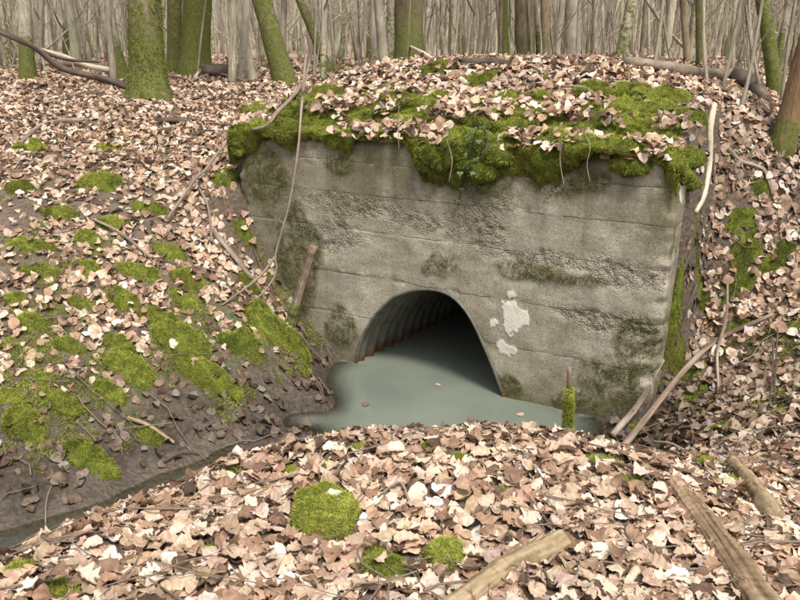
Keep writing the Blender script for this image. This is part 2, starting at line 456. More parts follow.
def m_water():
    m, nt, b, out = mat_new('murky_water'); k = NT(nt)
    co = k.coord('Object'); nz = k.noise(co, 1.6, 3, .5); rp = k.noise(co, 9, 2, .5)
    col = k.ramp(nz, [(.3, (.125, .142, .115)), (.7, (.165, .182, .145))])
    k.l(col, b.inputs['Base Color']); b.inputs['Roughness'].default_value = .07; b.inputs['IOR'].default_value = 1.33
    k.l(k.bump(rp, .05, .02), b.inputs['Normal'])
    # shallow margins let the mud show through, the milky water hides everything deeper
    gl = k.n('ShaderNodeBsdfTransparent'); gl.inputs[0].default_value = (.75, .75, .68, 1)
    sp = k.n('ShaderNodeBsdfGlossy'); sp.inputs['Roughness'].default_value = .07
    fr = k.n('ShaderNodeFresnel'); fr.inputs[0].default_value = 1.33
    mx0 = k.n('ShaderNodeMixShader'); k.l(fr.outputs[0], mx0.inputs[0]); k.l(gl.outputs[0], mx0.inputs[1]); k.l(sp.outputs[0], mx0.inputs[2])
    mx = k.n('ShaderNodeMixShader'); k.l(k.attr('depth'), mx.inputs[0]); k.l(mx0.outputs[0], mx.inputs[1]); k.l(b.outputs[0], mx.inputs[2])
    k.l(mx.outputs[0], out.inputs[0])
    return m
def m_metal():
    m, nt, b, out = mat_new('galvanised_steel'); k = NT(nt)
    co = k.coord('Object'); nz = k.noise(co, 12, 5, .65); n2_ = k.noise(co, 40, 4, .6)
    col = k.ramp(nz, [(.3, (.07, .066, .05)), (.7, (.17, .16, .125))])
    col = k.mix(k.attr('rust'), col, k.ramp(n2_, [(.3, (.06, .028, .014)), (.7, (.13, .062, .03))]))
    k.l(col, b.inputs['Base Color']); b.inputs['Metallic'].default_value = .25; b.inputs['Roughness'].default_value = .6
    k.l(k.bump(n2_, .2, .004), b.inputs['Normal'])
    return m
def m_plain(name, col, rough=.6):
    m, nt, b, out = mat_new(name); k = NT(nt)
    nz = k.noise(k.coord('Object'), 40, 3)
    k.l(k.ramp(nz, [(.3, tuple(c * .7 for c in col)), (.7, tuple(c * 1.25 for c in col))]), b.inputs['Base Color']); b.inputs['Roughness'].default_value = rough
    return m
M_GROUND, M_LEAF, M_MOSS, M_CONC, M_WATER, M_METAL = m_ground(), m_leaf(), m_moss(), m_concrete(), m_water(), m_metal()
M_BARK_G = m_bark('grey_bark', (.16, .142, .11), (.44, .40, .325))
M_BARK_B = m_bark('brown_bark', (.075, .058, .040), (.25, .20, .14))
M_BARK_R = m_bark('reddish_bark', (.085, .05, .03), (.25, .16, .095))
M_FAR = m_bark('pale_bark', (.23, .205, .165), (.50, .45, .375))  # pale bark, lightened in place of haze over the distant trunks
M_STICK = m_wood('weathered_stick', (.10, .075, .055), (.22, .17, .13), (.36, .30, .24), 40)
M_PALE = m_wood('barkless_pale_wood', (.30, .24, .17), (.46, .39, .29), (.60, .53, .42), 35, .3)
M_LOG = m_wood('tan_log', (.10, .068, .036), (.27, .20, .115), (.38, .30, .19), 28, .6)
M_POLE = m_wood('reddish_pole', (.075, .05, .035), (.20, .14, .10), (.32, .25, .19), 35, .5)
M_ROT = m_wood('rotten_wood', (.06, .036, .02), (.25, .17, .10), (.40, .30, .20), 45, .9)
M_DARK = m_wood('dark_wet_wood', (.035, .027, .02), (.09, .068, .05), (.16, .125, .095), 30)
M_IVY = m_plain('ivy_leaf', (.05, .09, .03), .65)

# ------------------------------------------------------------------ ground sheet
def axis(lo, hi, step, far_lo, far_hi, g=1.16):
    a = list(np.arange(lo, hi + 1e-6, step)); s = step; x = hi
    while x < far_hi: s *= g; x += s; a.append(x)
    s = step; x = lo
    while x > far_lo: s *= g; x -= s; a.insert(0, x)
    return np.array(a)
def build_ground():
    xs = axis(-5.2, 4.8, .045, -500, 500); ys = axis(1.2, 10.5, .045, -120, 900)
    X, Y = np.meshgrid(xs, ys, indexing='ij')
    Z = H(X, Y)
    v = np.stack([X, Y, Z], -1).reshape(-1, 3)
    f = grid_faces(len(xs), len(ys))[:, ::-1]
    f = np.ascontiguousarray(grid_faces(len(xs), len(ys))[:, [0, 3, 2, 1]])
    c = v[f].mean(1); u_, v_ = uv_of(c[:, 0], c[:, 1])
    keep = ~((u_ > .06) & (u_ < WALL_W - .06) & (v_ > .1) & (v_ < .34))
    f = f[keep]
    x, y, z = v.T
    wet = (1 - sstep(.10, .34, z + n2(x, y, 2.5, 3, 3) * .12)) * (np.hypot(x, y - 4) < 12)
    slope = 1 - normal_at(x, y)[:, 2]
    r = np.hypot(x, y - 5)
    lit = np.clip(sstep(8, 15, r) + .12 * (1 - sstep(.15, .4, slope)) * sstep(.4, .8, z), 0, 1) * (1 - wet)  # little litter colour nearby: dark soil paints the shade in gaps between leaves
    uu, vv = uv_of(x, y)
    bank = sstep(.12, .4, z) * (1 - sstep(1.1, 1.5, z)) * (r < 8) * (y > 3)
    mossy = np.clip(bank * .8 * sstep(-.1, .3, n2(x, y, 1.1, 3, 31)), 0, 1)
    me = mesh_np('forest_ground', v, [f], None, {'wet': wet, 'litter': lit, 'mossy': mossy})
    return put('ground', me, M_GROUND, kind='structure')
build_ground()

# ------------------------------------------------------------------ water
def build_water():
    xs = np.arange(-6.5, 2.2, .06); ys = np.arange(.4, 9, .06)
    X, Y = np.meshgrid(xs, ys, indexing='ij'); u, v = uv_of(X, Y)
    g = H(X, Y); inpipe = (v > .0)
    g = np.where(inpipe, -.5, g)
    dep = sstep(-.01, .22, -g) 
    vv = np.stack([X, Y, np.zeros_like(X)], -1).reshape(-1, 3)
    f = np.ascontiguousarray(grid_faces(len(xs), len(ys))[:, [0, 3, 2, 1]])
    c = vv[f].mean(1); cu, cv = uv_of(c[:, 0], c[:, 1])
    gc = g.reshape(-1)[f].min(1)
    off = cu + cv * math.tan(R(6))
    keep = (gc < .03) & ((cv < .05) | ((off > .55) & (off < 2.6) & (cv < 6.0)))
    keep &= ~((cv > .02) & ((off < .55) | (off > 2.6)))
    me = mesh_np('stream_water', vv, [f[keep]], None, {'depth': dep.reshape(-1)})
    put('stream_water', me, M_WATER, kind='structure')
build_water()

def frond_geo(P, N, ln, wd, col, rng, curve=.35):
    """fine moss blades: one narrow triangle each"""
    n = len(P); t = rng.normal(size=(n, 3)); t -= N * (t * N).sum(1, keepdims=True); t /= np.linalg.norm(t, axis=1, keepdims=True) + 1e-9
    s = np.cross(N, t)
    ln = ln * rng.uniform(.6, 1.4, n)[:, None]; wd = wd * rng.uniform(.6, 1.2, n)[:, None]
    up = N + t * rng.uniform(.1, 1.1, n)[:, None]; up /= np.linalg.norm(up, axis=1, keepdims=True)
    b = P - N * ln * .1
    v = np.stack([b - s * wd * .5, b + s * wd * .5, b + up * ln], 1).reshape(-1, 3)
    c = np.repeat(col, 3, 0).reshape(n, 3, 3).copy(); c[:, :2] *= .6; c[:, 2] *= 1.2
    return v, [np.arange(n * 3).reshape(n, 3)], c.reshape(-1, 3)

# ------------------------------------------------------------------ culvert: headwall and corrugated pipe
ARCH_PX = [(357, 362), (361, 342), (368, 327), (379, 311), (393, 298), (410, 291), (428, 289), (444, 292), (457, 300), (468, 313), (477, 329), (485, 347), (493, 366), (500, 385), (505, 402)]
arch = np.array([wall_uz(*p) for p in ARCH_PX])          # (u, z), from far jamb over the crown to the near jamb
lo_far = arch[0] + np.array([.02, -.35]); lo_near = arch[-1] + np.array([-.05, -.35])
arch = np.vstack([lo_far, arch, lo_near])
arch = spline(np.c_[arch, np.zeros(len(arch))], 90)[:, :2]
def inside_arch(u, z):
    ins = np.zeros(u.shape, bool); a = np.vstack([arch, arch[:1]])
    for (u0, z0), (u1, z1) in zip(a[:-1], a[1:]):
        c = ((z0 > z) != (z1 > z)); 
        with np.errstate(divide='ignore', invalid='ignore'):
            xi = (u1 - u0) * (z - z0) / (z1 - z0) + u0
        ins ^= c & (u < xi)
    return ins
def blob(u, z, cu, czz, ru, rz, seed, amp=.45, fr=5.0):
    d = np.sqrt(((u - cu) / ru) ** 2 + ((z - czz) / rz) ** 2)
    n = fbm(np.stack([u * fr, z * fr, np.zeros_like(u) + seed], -1), 4, seed)
    return 1 - d + amp * n
JOINTS = []
for px, py in ((560, 180), (560, 216), (520, 252), (560, 309)): JOINTS.append(wall_uz(px, py)[1])
def wall_disp(u, z):
    d = .004 * fbm(np.stack([u * 9, z * 9, u * 0], -1), 4, 2) + .009 * fbm(np.stack([u * 2.2, z * 3.5, u * 0 + 4], -1), 3, 5)
    dark = np.zeros_like(u); joint = np.ones_like(u)
    for i, jz in enumerate(JOINTS + [JOINTS[-1] - .33]):
        wob = jz + .006 * vnoise(np.stack([u * 3, u * 0 + i, u * 0], -1), 9) + .003 * vnoise(np.stack([u * 17, u * 0 + i, u * 0], -1), 10)
        patch = sstep(-.25, .3, vnoise(np.stack([u * 1.6 + i * 7, u * 0, u * 0], -1), 40 + i))
        line = np.exp(-((z - wob) / .006) ** 2) * (.04 + .96 * patch * sstep(-.3, .2, vnoise(np.stack([u * 9 + i * 3, u * 0, u * 0], -1), 140 + i)))
        d = d - .004 * line; dark = np.maximum(dark, line * .12 * patch); jd = z - wob; joint = np.where(abs(jd) < abs(joint), jd, joint)
        d = d + .0022 * (1 if i % 2 else -1) * sstep(-.006, .006, z - wob) * (i < 4)
        # slumped edge below the joint
        chip = sstep(.15, .5, fbm(np.stack([u * 11, z * 14, u * 0 + i], -1), 3, 160 + i)); d = d - .006 * chip * np.exp(-(abs(wob - z) / .045) ** 2)
    for k, bu in enumerate((.55, 1.42, 2.5)):            # vertical board butts
        line = np.exp(-((u - bu - .006 * vnoise(np.stack([z * 5, z * 0 + k, z * 0], -1), 77)) / .006) ** 2) * (z > JOINTS[2])
        d = d - .004 * line; dark = np.maximum(dark, line * .25)
    return d, dark, joint
def build_culvert():
    root = empty('culvert', [*C0, 0], 'weathered concrete culvert headwall with an arched corrugated steel pipe mouth', 'culvert')
    org = np.array([*C0, 0.])
    st = .0105
    ns = int((WALL_W + 2 * .46) / st); nz = int((WALL_TOP + .45) / st)
    s = np.linspace(-.46, WALL_W + .46, ns); zz = np.linspace(-.45, WALL_TOP, nz)
    Sg, Zg = np.meshgrid(s, zz, indexing='ij')
    # snap to arch outline (front face only)
    du = Sg[..., None] - arch[None, None, :, 0]
    near = (Sg > arch[:, 0].min() - .05) & (Sg < arch[:, 0].max() + .05) & (Zg < arch[:, 1].max() + .05)
    idx = np.argwhere(near)
    dense = spline(np.c_[arch, np.zeros(len(arch))], 900)[:, :2]
    P = np.stack([Sg[near], Zg[near]], -1)
    snapped = P.copy()
    for a in range(0, len(P), 4000):
        d = np.linalg.norm(P[a:a + 4000, None] - dense[None], axis=-1); k = d.argmin(1); mn = d[np.arange(len(k)), k]
        q = mn < st * .62
        snapped[a:a + 4000][q] = dense[k[q]]
    S0, Z0 = Sg.copy(), Zg.copy(); S0[near] = snapped[:, 0]; Z0[near] = snapped[:, 1]
    d, dark, joint = wall_disp(S0, Z0)
    # path round the ends with worn, chipped corners
    rc = .05 + .03 * vnoise(np.stack([Z0 * 6, Z0 * 0, Z0 * 0], -1), 61) + .02 * vnoise(np.stack([Z0 * 21, Z0 * 0, Z0 * 0], -1), 62)
    u = np.clip(S0, 0, WALL_W); v = np.where(S0 < 0, -S0, np.where(S0 > WALL_W, S0 - WALL_W, 0.))
    def round_corner(dist_signed):
        return np.exp(-(dist_signed / (rc + .01)) ** 2)
    cr_ = round_corner(S0); cl_ = round_corner(S0 - WALL_W)
    nu = np.where(S0 < 0, -1., np.where(S0 > WALL_W, 1., 0)); nv = np.where((S0 >= 0) & (S0 <= WALL_W), -1., 0)
    u = u + nu * d + cr_ * rc * .42 - cl_ * rc * .42
    v = v + nv * d + (cr_ + cl_) * rc * .42
    fr = ((S0 > 0) & (S0 < WALL_W))
    cu_, cz_ = S0, Z0
    def m_of(px, py, rx, ry, seed, amp=.5, fq=5., lo=0., hi=.25):
        a, b = wall_uz(px, py); return sstep(lo, hi, blob(cu_, cz_, a, b, rx * .0067, ry * .0064, seed, amp, fq)) * fr
    hon0 = np.zeros_like(u)
    lime = np.maximum(m_of(512, 313, 18, 22, 3, 1.1, 13, 0, .10), m_of(511, 350, 14, 11, 4, 1.1, 15, 0, .10))
    lime = np.maximum(lime, sstep(.0, .1, blob(cu_, cz_, -.12, 1.52, .07, .10, 8, .6, 9)) * (S0 < -.03))
    d_l = lime * .004; v = v + nv * d_l
    honey = np.zeros_like(u)
    for a in ((350, 205, 70, 16), (420, 222, 40, 14), (470, 225, 50, 22), (560, 262, 60, 10), (620, 275, 45, 12), (640, 330, 50, 10), (600, 318, 50, 8), (330, 235, 40, 18), (480, 205, 30, 20)):
        honey = np.maximum(honey, m_of(*a, 12, .8, 5.0, -.45, .75))
    pb = vnoise(np.stack([S0 * 45, Z0 * 45, u * 0], -1), 33); pb2 = vnoise(np.stack([S0 * 21, Z0 * 26, u * 0], -1), 34)
    v = v - nv * honey * .011 * np.clip(pb * .6 + pb2 * .8, -.3, 1)
    moss = np.zeros_like(u)
    for i, a in enumerate(((545, 272, 58, 11), (440, 265, 28, 20), (615, 392, 38, 34), (640, 345, 22, 30), (510, 385, 18, 20), (265, 175, 32, 45), (300, 260, 25, 60), (345, 330, 22, 28), (470, 178, 60, 14), (560, 180, 30, 22), (600, 180, 22, 14), (340, 165, 18, 12), (590, 400, 40, 14))):
        moss = np.maximum(moss, m_of(*a, 20 + i, .75, 5.0, -.25, .25))
    moss = np.maximum(moss, sstep(.1, .6, fbm(np.stack([S0 * 3, Z0 * 2.2, u * 0], -1), 4, 71) + .45) * ((S0 < -.01) | (S0 > WALL_W)) * .9)
    # run-off streaks under the moss at the top, damp band at the water
    stn = sstep(.0, .55, fbm(np.stack([S0 * 5.5, Z0 * .9, u * 0], -1), 4, 81) + .34) * sstep(.95, 1.6, Z0) * .85
    stn = np.maximum(stn, (1 - sstep(.02, .28, Z0 + .12 * fbm(np.stack([S0 * 4, Z0 * 4, u * 0], -1), 3, 82))) * .85)
    stn = np.maximum(stn, sstep(.0, .45, fbm(np.stack([S0 * 1.7, Z0 * 1.9, u * 0], -1), 5, 83, .6)) * .6)
    stn = np.maximum(stn, sstep(2.3, 3.1, S0 + .4 * fbm(np.stack([S0 * 3, Z0 * 3, u * 0], -1), 3, 84)) * .6)
    v = v + nv * moss * .006
    verts = w3(u, v, 0); verts[..., 2] = Z0
    # worn top edge
    top = sstep(WALL_TOP - .07, WALL_TOP, Z0); verts[..., :2] += (V * (.03 * top ** 2)[..., None])
    f = grid_faces(ns, nz)
    fc_s = S0.reshape(-1)[f].mean(1); fc_z = Z0.reshape(-1)[f].mean(1)
    f = f[~inside_arch(fc_s, fc_z)]
    vv = verts.reshape(-1, 3)
    # top slab
    tv = verts[:, -1, :]; base = len(vv); 
    inner = tv.copy(); uu, v2 = uv_of(tv[:, 0], tv[:, 1]); inner[:, :2] += V * np.clip(WALL_T - v2, 0, 1)[:, None]; inner[:, 2] += .004
    vv = np.vstack([vv, inner]); i = np.arange(ns - 1)
    tf = np.stack([i * nz + nz - 1, i + base, i + 1 + base, (i + 1) * nz + nz - 1], -1)
    z1 = lambda a: np.concatenate([a.reshape(-1), np.zeros(ns)])
    me = mesh_np('headwall', vv - org, [np.vstack([f, tf])], None, dict(joint=z1(joint), honey=z1(honey * (1 - lime)), dark=z1(dark), moss=z1(moss), stain=z1(stn * (1 - lime)), lime=z1(lime)))
    put('concrete_wall', me, M_CONC, root)
    # moss tufts rooted on the wall face
    rng = np.random.default_rng(8); gm = (moss * fr)[:, :]; nt_ = 150000
    a = rng.integers(1, ns - 1, nt_); b = rng.integers(1, nz - 1, nt_); mm = gm[a, b] * (.7 + .9 * fbm(verts[a, b] * 9, 3, 15)) * (~inside_arch(S0[a, b], Z0[a, b]))
    okm = (mm > rng.uniform(.25, .9, nt_)) & (Z0[a, b] > .03); Pm = verts[a, b][okm] + rng.normal(0, .004, (okm.sum(), 3)) * np.array([1, 1, 1])
    Nm = np.tile(np.array([-V[0], -V[1], .35]), (len(Pm), 1)); Nm /= np.linalg.norm(Nm, axis=1, keepdims=True)
    cm_ = np.array([.15, .135, .032]) * rng.uniform(.5, 1.3, (len(Pm), 1)) * np.array([1, 1.0, 1])
    fv, ff, fc = frond_geo(Pm - org, Nm, .013, .0045, cm_, rng)
    put('wall_moss', mesh_np('wall_moss', fv, ff, fc), M_MOSS, root, kind='stuff')
    # corrugated pipe, slightly skew to the wall
    n = 90; L = 6.2; w = np.linspace(-.012, L, int(L / .022)); out = spline(np.c_[arch, np.zeros(len(arch))], n)[:, :2]
    tg = np.gradient(out, axis=0); tg /= np.linalg.norm(tg, axis=1, keepdims=True); nr = np.stack([-tg[:, 1], tg[:, 0]], -1)
    cen = np.array([out[:, 0].mean(), .2]); sgn = np.sign(((out - cen) * nr).sum(1).mean()); nr *= sgn
    pitch = .125
    cor = .024 * np.cos(2 * np.pi * w / pitch)
    cor[:2] = 0.0
    Pu = out[None, :, 0] + nr[None, :, 0] * (cor[:, None] + .004) - (math.tan(R(6)) * np.clip(w, 0, 99))[:, None]
    Pz = out[None, :, 1] + nr[None, :, 1] * (cor[:, None] + .004)
    pv = w3(Pu, np.repeat(w[:, None], n, 1), 0); pv[..., 2] = Pz
    rust = (1 - sstep(.02, .10, Pz + .03 * vnoise(np.stack([Pu * 9, w[:, None] * 9 + Pu * 0, Pz * 9], -1), 5)))
    v0 = pv.reshape(-1, 3); f0 = grid_faces(len(w), n)
    endc = pv[-1].mean(0); k0 = (len(w) - 1) * n; j = np.arange(n - 1)
    v0 = np.vstack([v0, endc]); ft = np.stack([k0 + j, k0 + j + 1, np.full(n - 1, len(v0) - 1)], -1)  # added unseen cap closing the far end, keeps the pipe dark inside
    me = mesh_np('corrugated_pipe', v0 - org, [f0, ft], None, {'rust': np.concatenate([rust.reshape(-1), [0]])})
    pipe = put('corrugated_pipe', me, M_METAL, root)
    # rolled lip of the pipe at the wall face
    ring = w3(out[:, 0], np.full(n, -.008), 0); ring[:, 2] = out[:, 1]
    tvv, tff = tube(ring, .011, 8)
    me = mesh_np('pipe_lip', tvv - org, tff, None, {'rust': 1 - sstep(.0, .12, tvv[:, 2])})
    put('lip', me, M_METAL, pipe)
    return root
culvert = build_culvert()

# ------------------------------------------------------------------ moss
MOSS_DEEP = np.array([.085, .108, .018]); MOSS_MID = np.array([.265, .295, .052]); MOSS_LITE = np.array([.47, .49, .11]); MOSS_OLIVE = np.array([.17, .15, .04])
def moss_cols(P, rng, bright=.5, seed=0):
    t = np.clip(bright + .45 * fbm(P * 7, 3, 90 + seed) + .25 * vnoise(P * 30, 95) + rng.normal(0, .12, len(P)), 0, 1)[:, None]
    c = np.where(t < .5, MOSS_DEEP + (MOSS_MID - MOSS_DEEP) * t * 2, MOSS_MID + (MOSS_LITE - MOSS_MID) * (t * 2 - 1))
    o = sstep(.1, .5, fbm(P * 4, 2, 97))[:, None] * .5
    return c * (1 - o) + MOSS_OLIVE * o
def moss_cushion(cx, cyy, e1, e2, h, seed, bright, dens, ln, wd, hard=False):
    rng = np.random.default_rng(seed)
    nr_, na = 18, 44
    rr = np.linspace(0, 1, nr_) ** .8; th = np.linspace(0, 2 * np.pi, na, endpoint=False)
    Rg, Tg = np.meshgrid(rr, th, indexing='ij')
    wob = 1 + .8 * fbm(np.stack([np.cos(Tg) * 2.4 * (Rg + .3) + seed, np.sin(Tg) * 2.4 * (Rg + .3), Tg * 0], -1), 3, seed) * (.35 if hard else 1)
    lx = Rg * np.cos(Tg) * wob; ly = Rg * np.sin(Tg) * wob
    x = cx + lx * e1[0] + ly * e2[0]; y = cyy + lx * e1[1] + ly * e2[1]
    lump = fbm(np.stack([x * 11, y * 11, x * 0 + seed], -1), 3, seed + 3) + .5 * vnoise(np.stack([x * 26, y * 26, x * 0 + seed], -1), seed + 5)
    prof = np.sqrt(np.clip(1 - Rg ** 2.0, 0, 1))
    z = H(x, y) + h * prof * (1 + .7 * lump) - .015 * (Rg > .93)
    v = np.stack([x, y, z], -1)
    f = grid_faces(nr_, na, True)
    area = math.pi * abs(e1[0] * e2[1] - e1[1] * e2[0]); n = int(dens * area * 1.5)
    r0 = np.sqrt(rng.uniform(0, 1, n)); t0 = rng.uniform(0, 2 * np.pi, n)
    fi = np.interp(r0, rr, np.arange(nr_)); ti = t0 / (2 * np.pi) * na
    i0 = np.clip(fi.astype(int), 0, nr_ - 2); j0 = ti.astype(int) % na; a = (fi - i0)[:, None]; b_ = (ti - ti.astype(int))[:, None]
    j1 = (j0 + 1) % na
    P = (v[i0, j0] * (1 - b_) + v[i0, j1] * b_) * (1 - a) + (v[i0 + 1, j0] * (1 - b_) + v[i0 + 1, j1] * b_) * a
    d1 = v[i0 + 1, j0] - v[i0, j0]; d2 = v[i0 + 1, j1] - v[i0 + 1, j0]
    N = np.cross(d1, d2); N /= np.linalg.norm(N, axis=1, keepdims=True) + 1e-9; N[N[:, 2] < 0] *= -1
    acc = Acc(); org = np.array([cx, cyy, float(H(np.array([cx]), np.array([cyy]))[0])])
    acc.add(v.reshape(-1, 3) - org, [f], moss_cols(v.reshape(-1, 3), rng, bright * .6) * .6)  # dome darkened: shade between the fronds put into its colour
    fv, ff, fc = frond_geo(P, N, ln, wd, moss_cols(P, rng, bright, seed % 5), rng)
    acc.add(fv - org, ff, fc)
    return acc.mesh('moss_cushion'), org

MOSS_DISC = []    # (x, y, inverse footprint) for thinning the leaves
def place_moss(px, py, rx, ry, bright, label, group=None, hk=.45, name='moss_cushion'):
    q = hits([(px, py), (px - rx, py), (px + rx, py), (px, py - ry), (px, py + ry)])
    p = q[0]; dist = p[1]; sc = dist / 800.0
    e1 = np.array([rx * sc, 0.]); e2 = (q[3] - q[4])[:2] / 2
    L2 = np.linalg.norm(e2); mx, mn = rx * sc * (1.15 if dist < 3.3 else .85), ry * sc
    e2 = e2 / (L2 + 1e-9) * np.clip(L2, mn, mx) * .85
    h = min(rx * sc, np.linalg.norm(e2)) * hk
    big = dist < 3.6
    ln, wd, dens = (.014, .0030, 75000) if big else (.017, .0048, 38000)
    if dist > 7: ln, wd, dens = .022, .007, 18000
    me, org = moss_cushion(p[0], p[1], e1, e2, h, int(px * 7 + py * 13), bright, dens, ln, wd, hk > .55)
    o = put(name, me, M_MOSS, None, label, 'moss', group); o.location = Vector(org)
    MOSS_DISC.append((p[0], p[1], np.linalg.inv(np.stack([e1, e2], 1))))
    return o
def zone_label(px, py, rx, ry, table):
    p = hit(px, py); big = 'broad' if rx * ry > 260 else ('small' if rx * ry < 130 else 'medium')
    for zmax, words in table:
        if p[2] < zmax: return big, words
    return big, table[-1][1]
near = [(325, 524, 42, 28, .85, 'large round bright green moss cushion among leaves on the near mound', None, .75),
        (445, 562, 24, 17, .82, 'small round yellow green moss cushion beside the tan log end', None, .85),
        (384, 573, 28, 17, .66, 'low darker moss cushion between the two round cushions', None, .75)]
for a in near: place_moss(*a)
for px, py, rx, ry in ((210, 551, 16, 8), (378, 556, 16, 8), (566, 572, 12, 10), (632, 487, 22, 9), (700, 470, 26, 9), (725, 486, 18, 9), (455, 462, 14, 6), (505, 494, 14, 6), (360, 450, 14, 5),
                       (255, 488, 18, 6), (232, 474, 16, 7), (545, 470, 12, 5), (20, 568, 22, 10), (60, 592, 26, 12), (430, 448, 10, 5), (600, 462, 18, 6), (330, 470, 12, 6), (470, 500, 12, 5), (700, 512, 10, 6), (290, 470, 12, 6)):
    wd_ = 'beside the rotten split log' if px > 590 else ('at the stream edge of the near mound' if py < 500 else 'between leaves on the near mound')
    place_moss(px, py, rx, ry, .66, 'low patch of bright moss showing ' + wd_, 'low moss patches ' + wd_, .3)
LB = 'green moss clump growing on the leafy bank beside the muddy stream'
for px, py, rx, ry, b in ((100, 186, 22, 9, .5), (30, 246, 26, 8, .55), (88, 240, 14, 8, .5), (140, 276, 24, 8, .5), (190, 282, 20, 10, .55), (122, 300, 18, 10, .5), (180, 342, 34, 20, .5),
                          (205, 376, 34, 18, .48), (130, 372, 30, 16, .42), (25, 428, 26, 20, .45), (92, 462, 30, 16, .42), (60, 408, 26, 14, .46), (10, 402, 16, 14, .5),
                          (80, 304, 14, 9, .55), (38, 272, 22, 7, .5), (70, 348, 18, 8, .5), (150, 318, 20, 9, .5), (30, 322, 18, 8, .5), (225, 180, 14, 14, .5), (110, 225, 16, 6, .55),
                          (20, 190, 16, 6, .5), (60, 215, 20, 6, .5), (245, 238, 12, 8, .45), (170, 255, 20, 8, .5), (120, 345, 20, 10, .45), (230, 345, 14, 10, .4), (85, 270, 16, 7, .5),
                          (150, 210, 20, 7, .5), (185, 300, 18, 8, .5), (15, 300, 14, 7, .5), (110, 150, 14, 5, .5), (30, 150, 18, 5, .5), (250, 285, 12, 8, .45), (110, 395, 18, 10, .42), (230, 395, 16, 8, .38), (150, 440, 16, 10, .4), (40, 380, 18, 8, .45)):
    big, words = zone_label(px, py, rx, ry, [(.32, 'low on the bank just above the stream mud'), (.62, 'on the lower bank between bare soil and leaves'), (1.0, 'halfway up the leafy bank left of the culvert'), (9, 'on the leafy plateau before the mossy oak')])
    place_moss(px, py, rx, ry, b + .06, big + ' green moss clump ' + words, big + ' moss clumps ' + words, .7)
for px, py, rx, ry, b in ((268, 328, 26, 24, .58), (292, 345, 22, 22, .5), (248, 350, 18, 15, .5)):
    place_moss(px, py, rx, ry, b, 'bulging moss hummock at the foot of the broken stub by the wall', 'moss hummocks by the broken stub', .95)
for px, py, rx, ry, b in ((740, 222, 16, 9, .35), (746, 256, 16, 13, .32), (736, 290, 22, 10, .3), (692, 400, 16, 22, .4), (668, 370, 20, 14, .38), (720, 432, 15, 17, .33), (690, 378, 14, 14, .35), (770, 270, 14, 8, .3), (700, 300, 12, 8, .3), (735, 330, 18, 8, .3), (790, 330, 14, 8, .3), (760, 190, 10, 6, .35), (640, 425, 12, 8, .35), (785, 255, 12, 10, .3)):
    big, words = zone_label(px, py, rx, ry, [(.75, 'near the fallen pole on the bank past the wall end'), (9, 'above the fallen pole on the slope past the wall end')])
    place_moss(px, py, rx, ry, b + .05, big + ' dark green moss clump ' + words, big + ' moss clumps ' + words, .5)

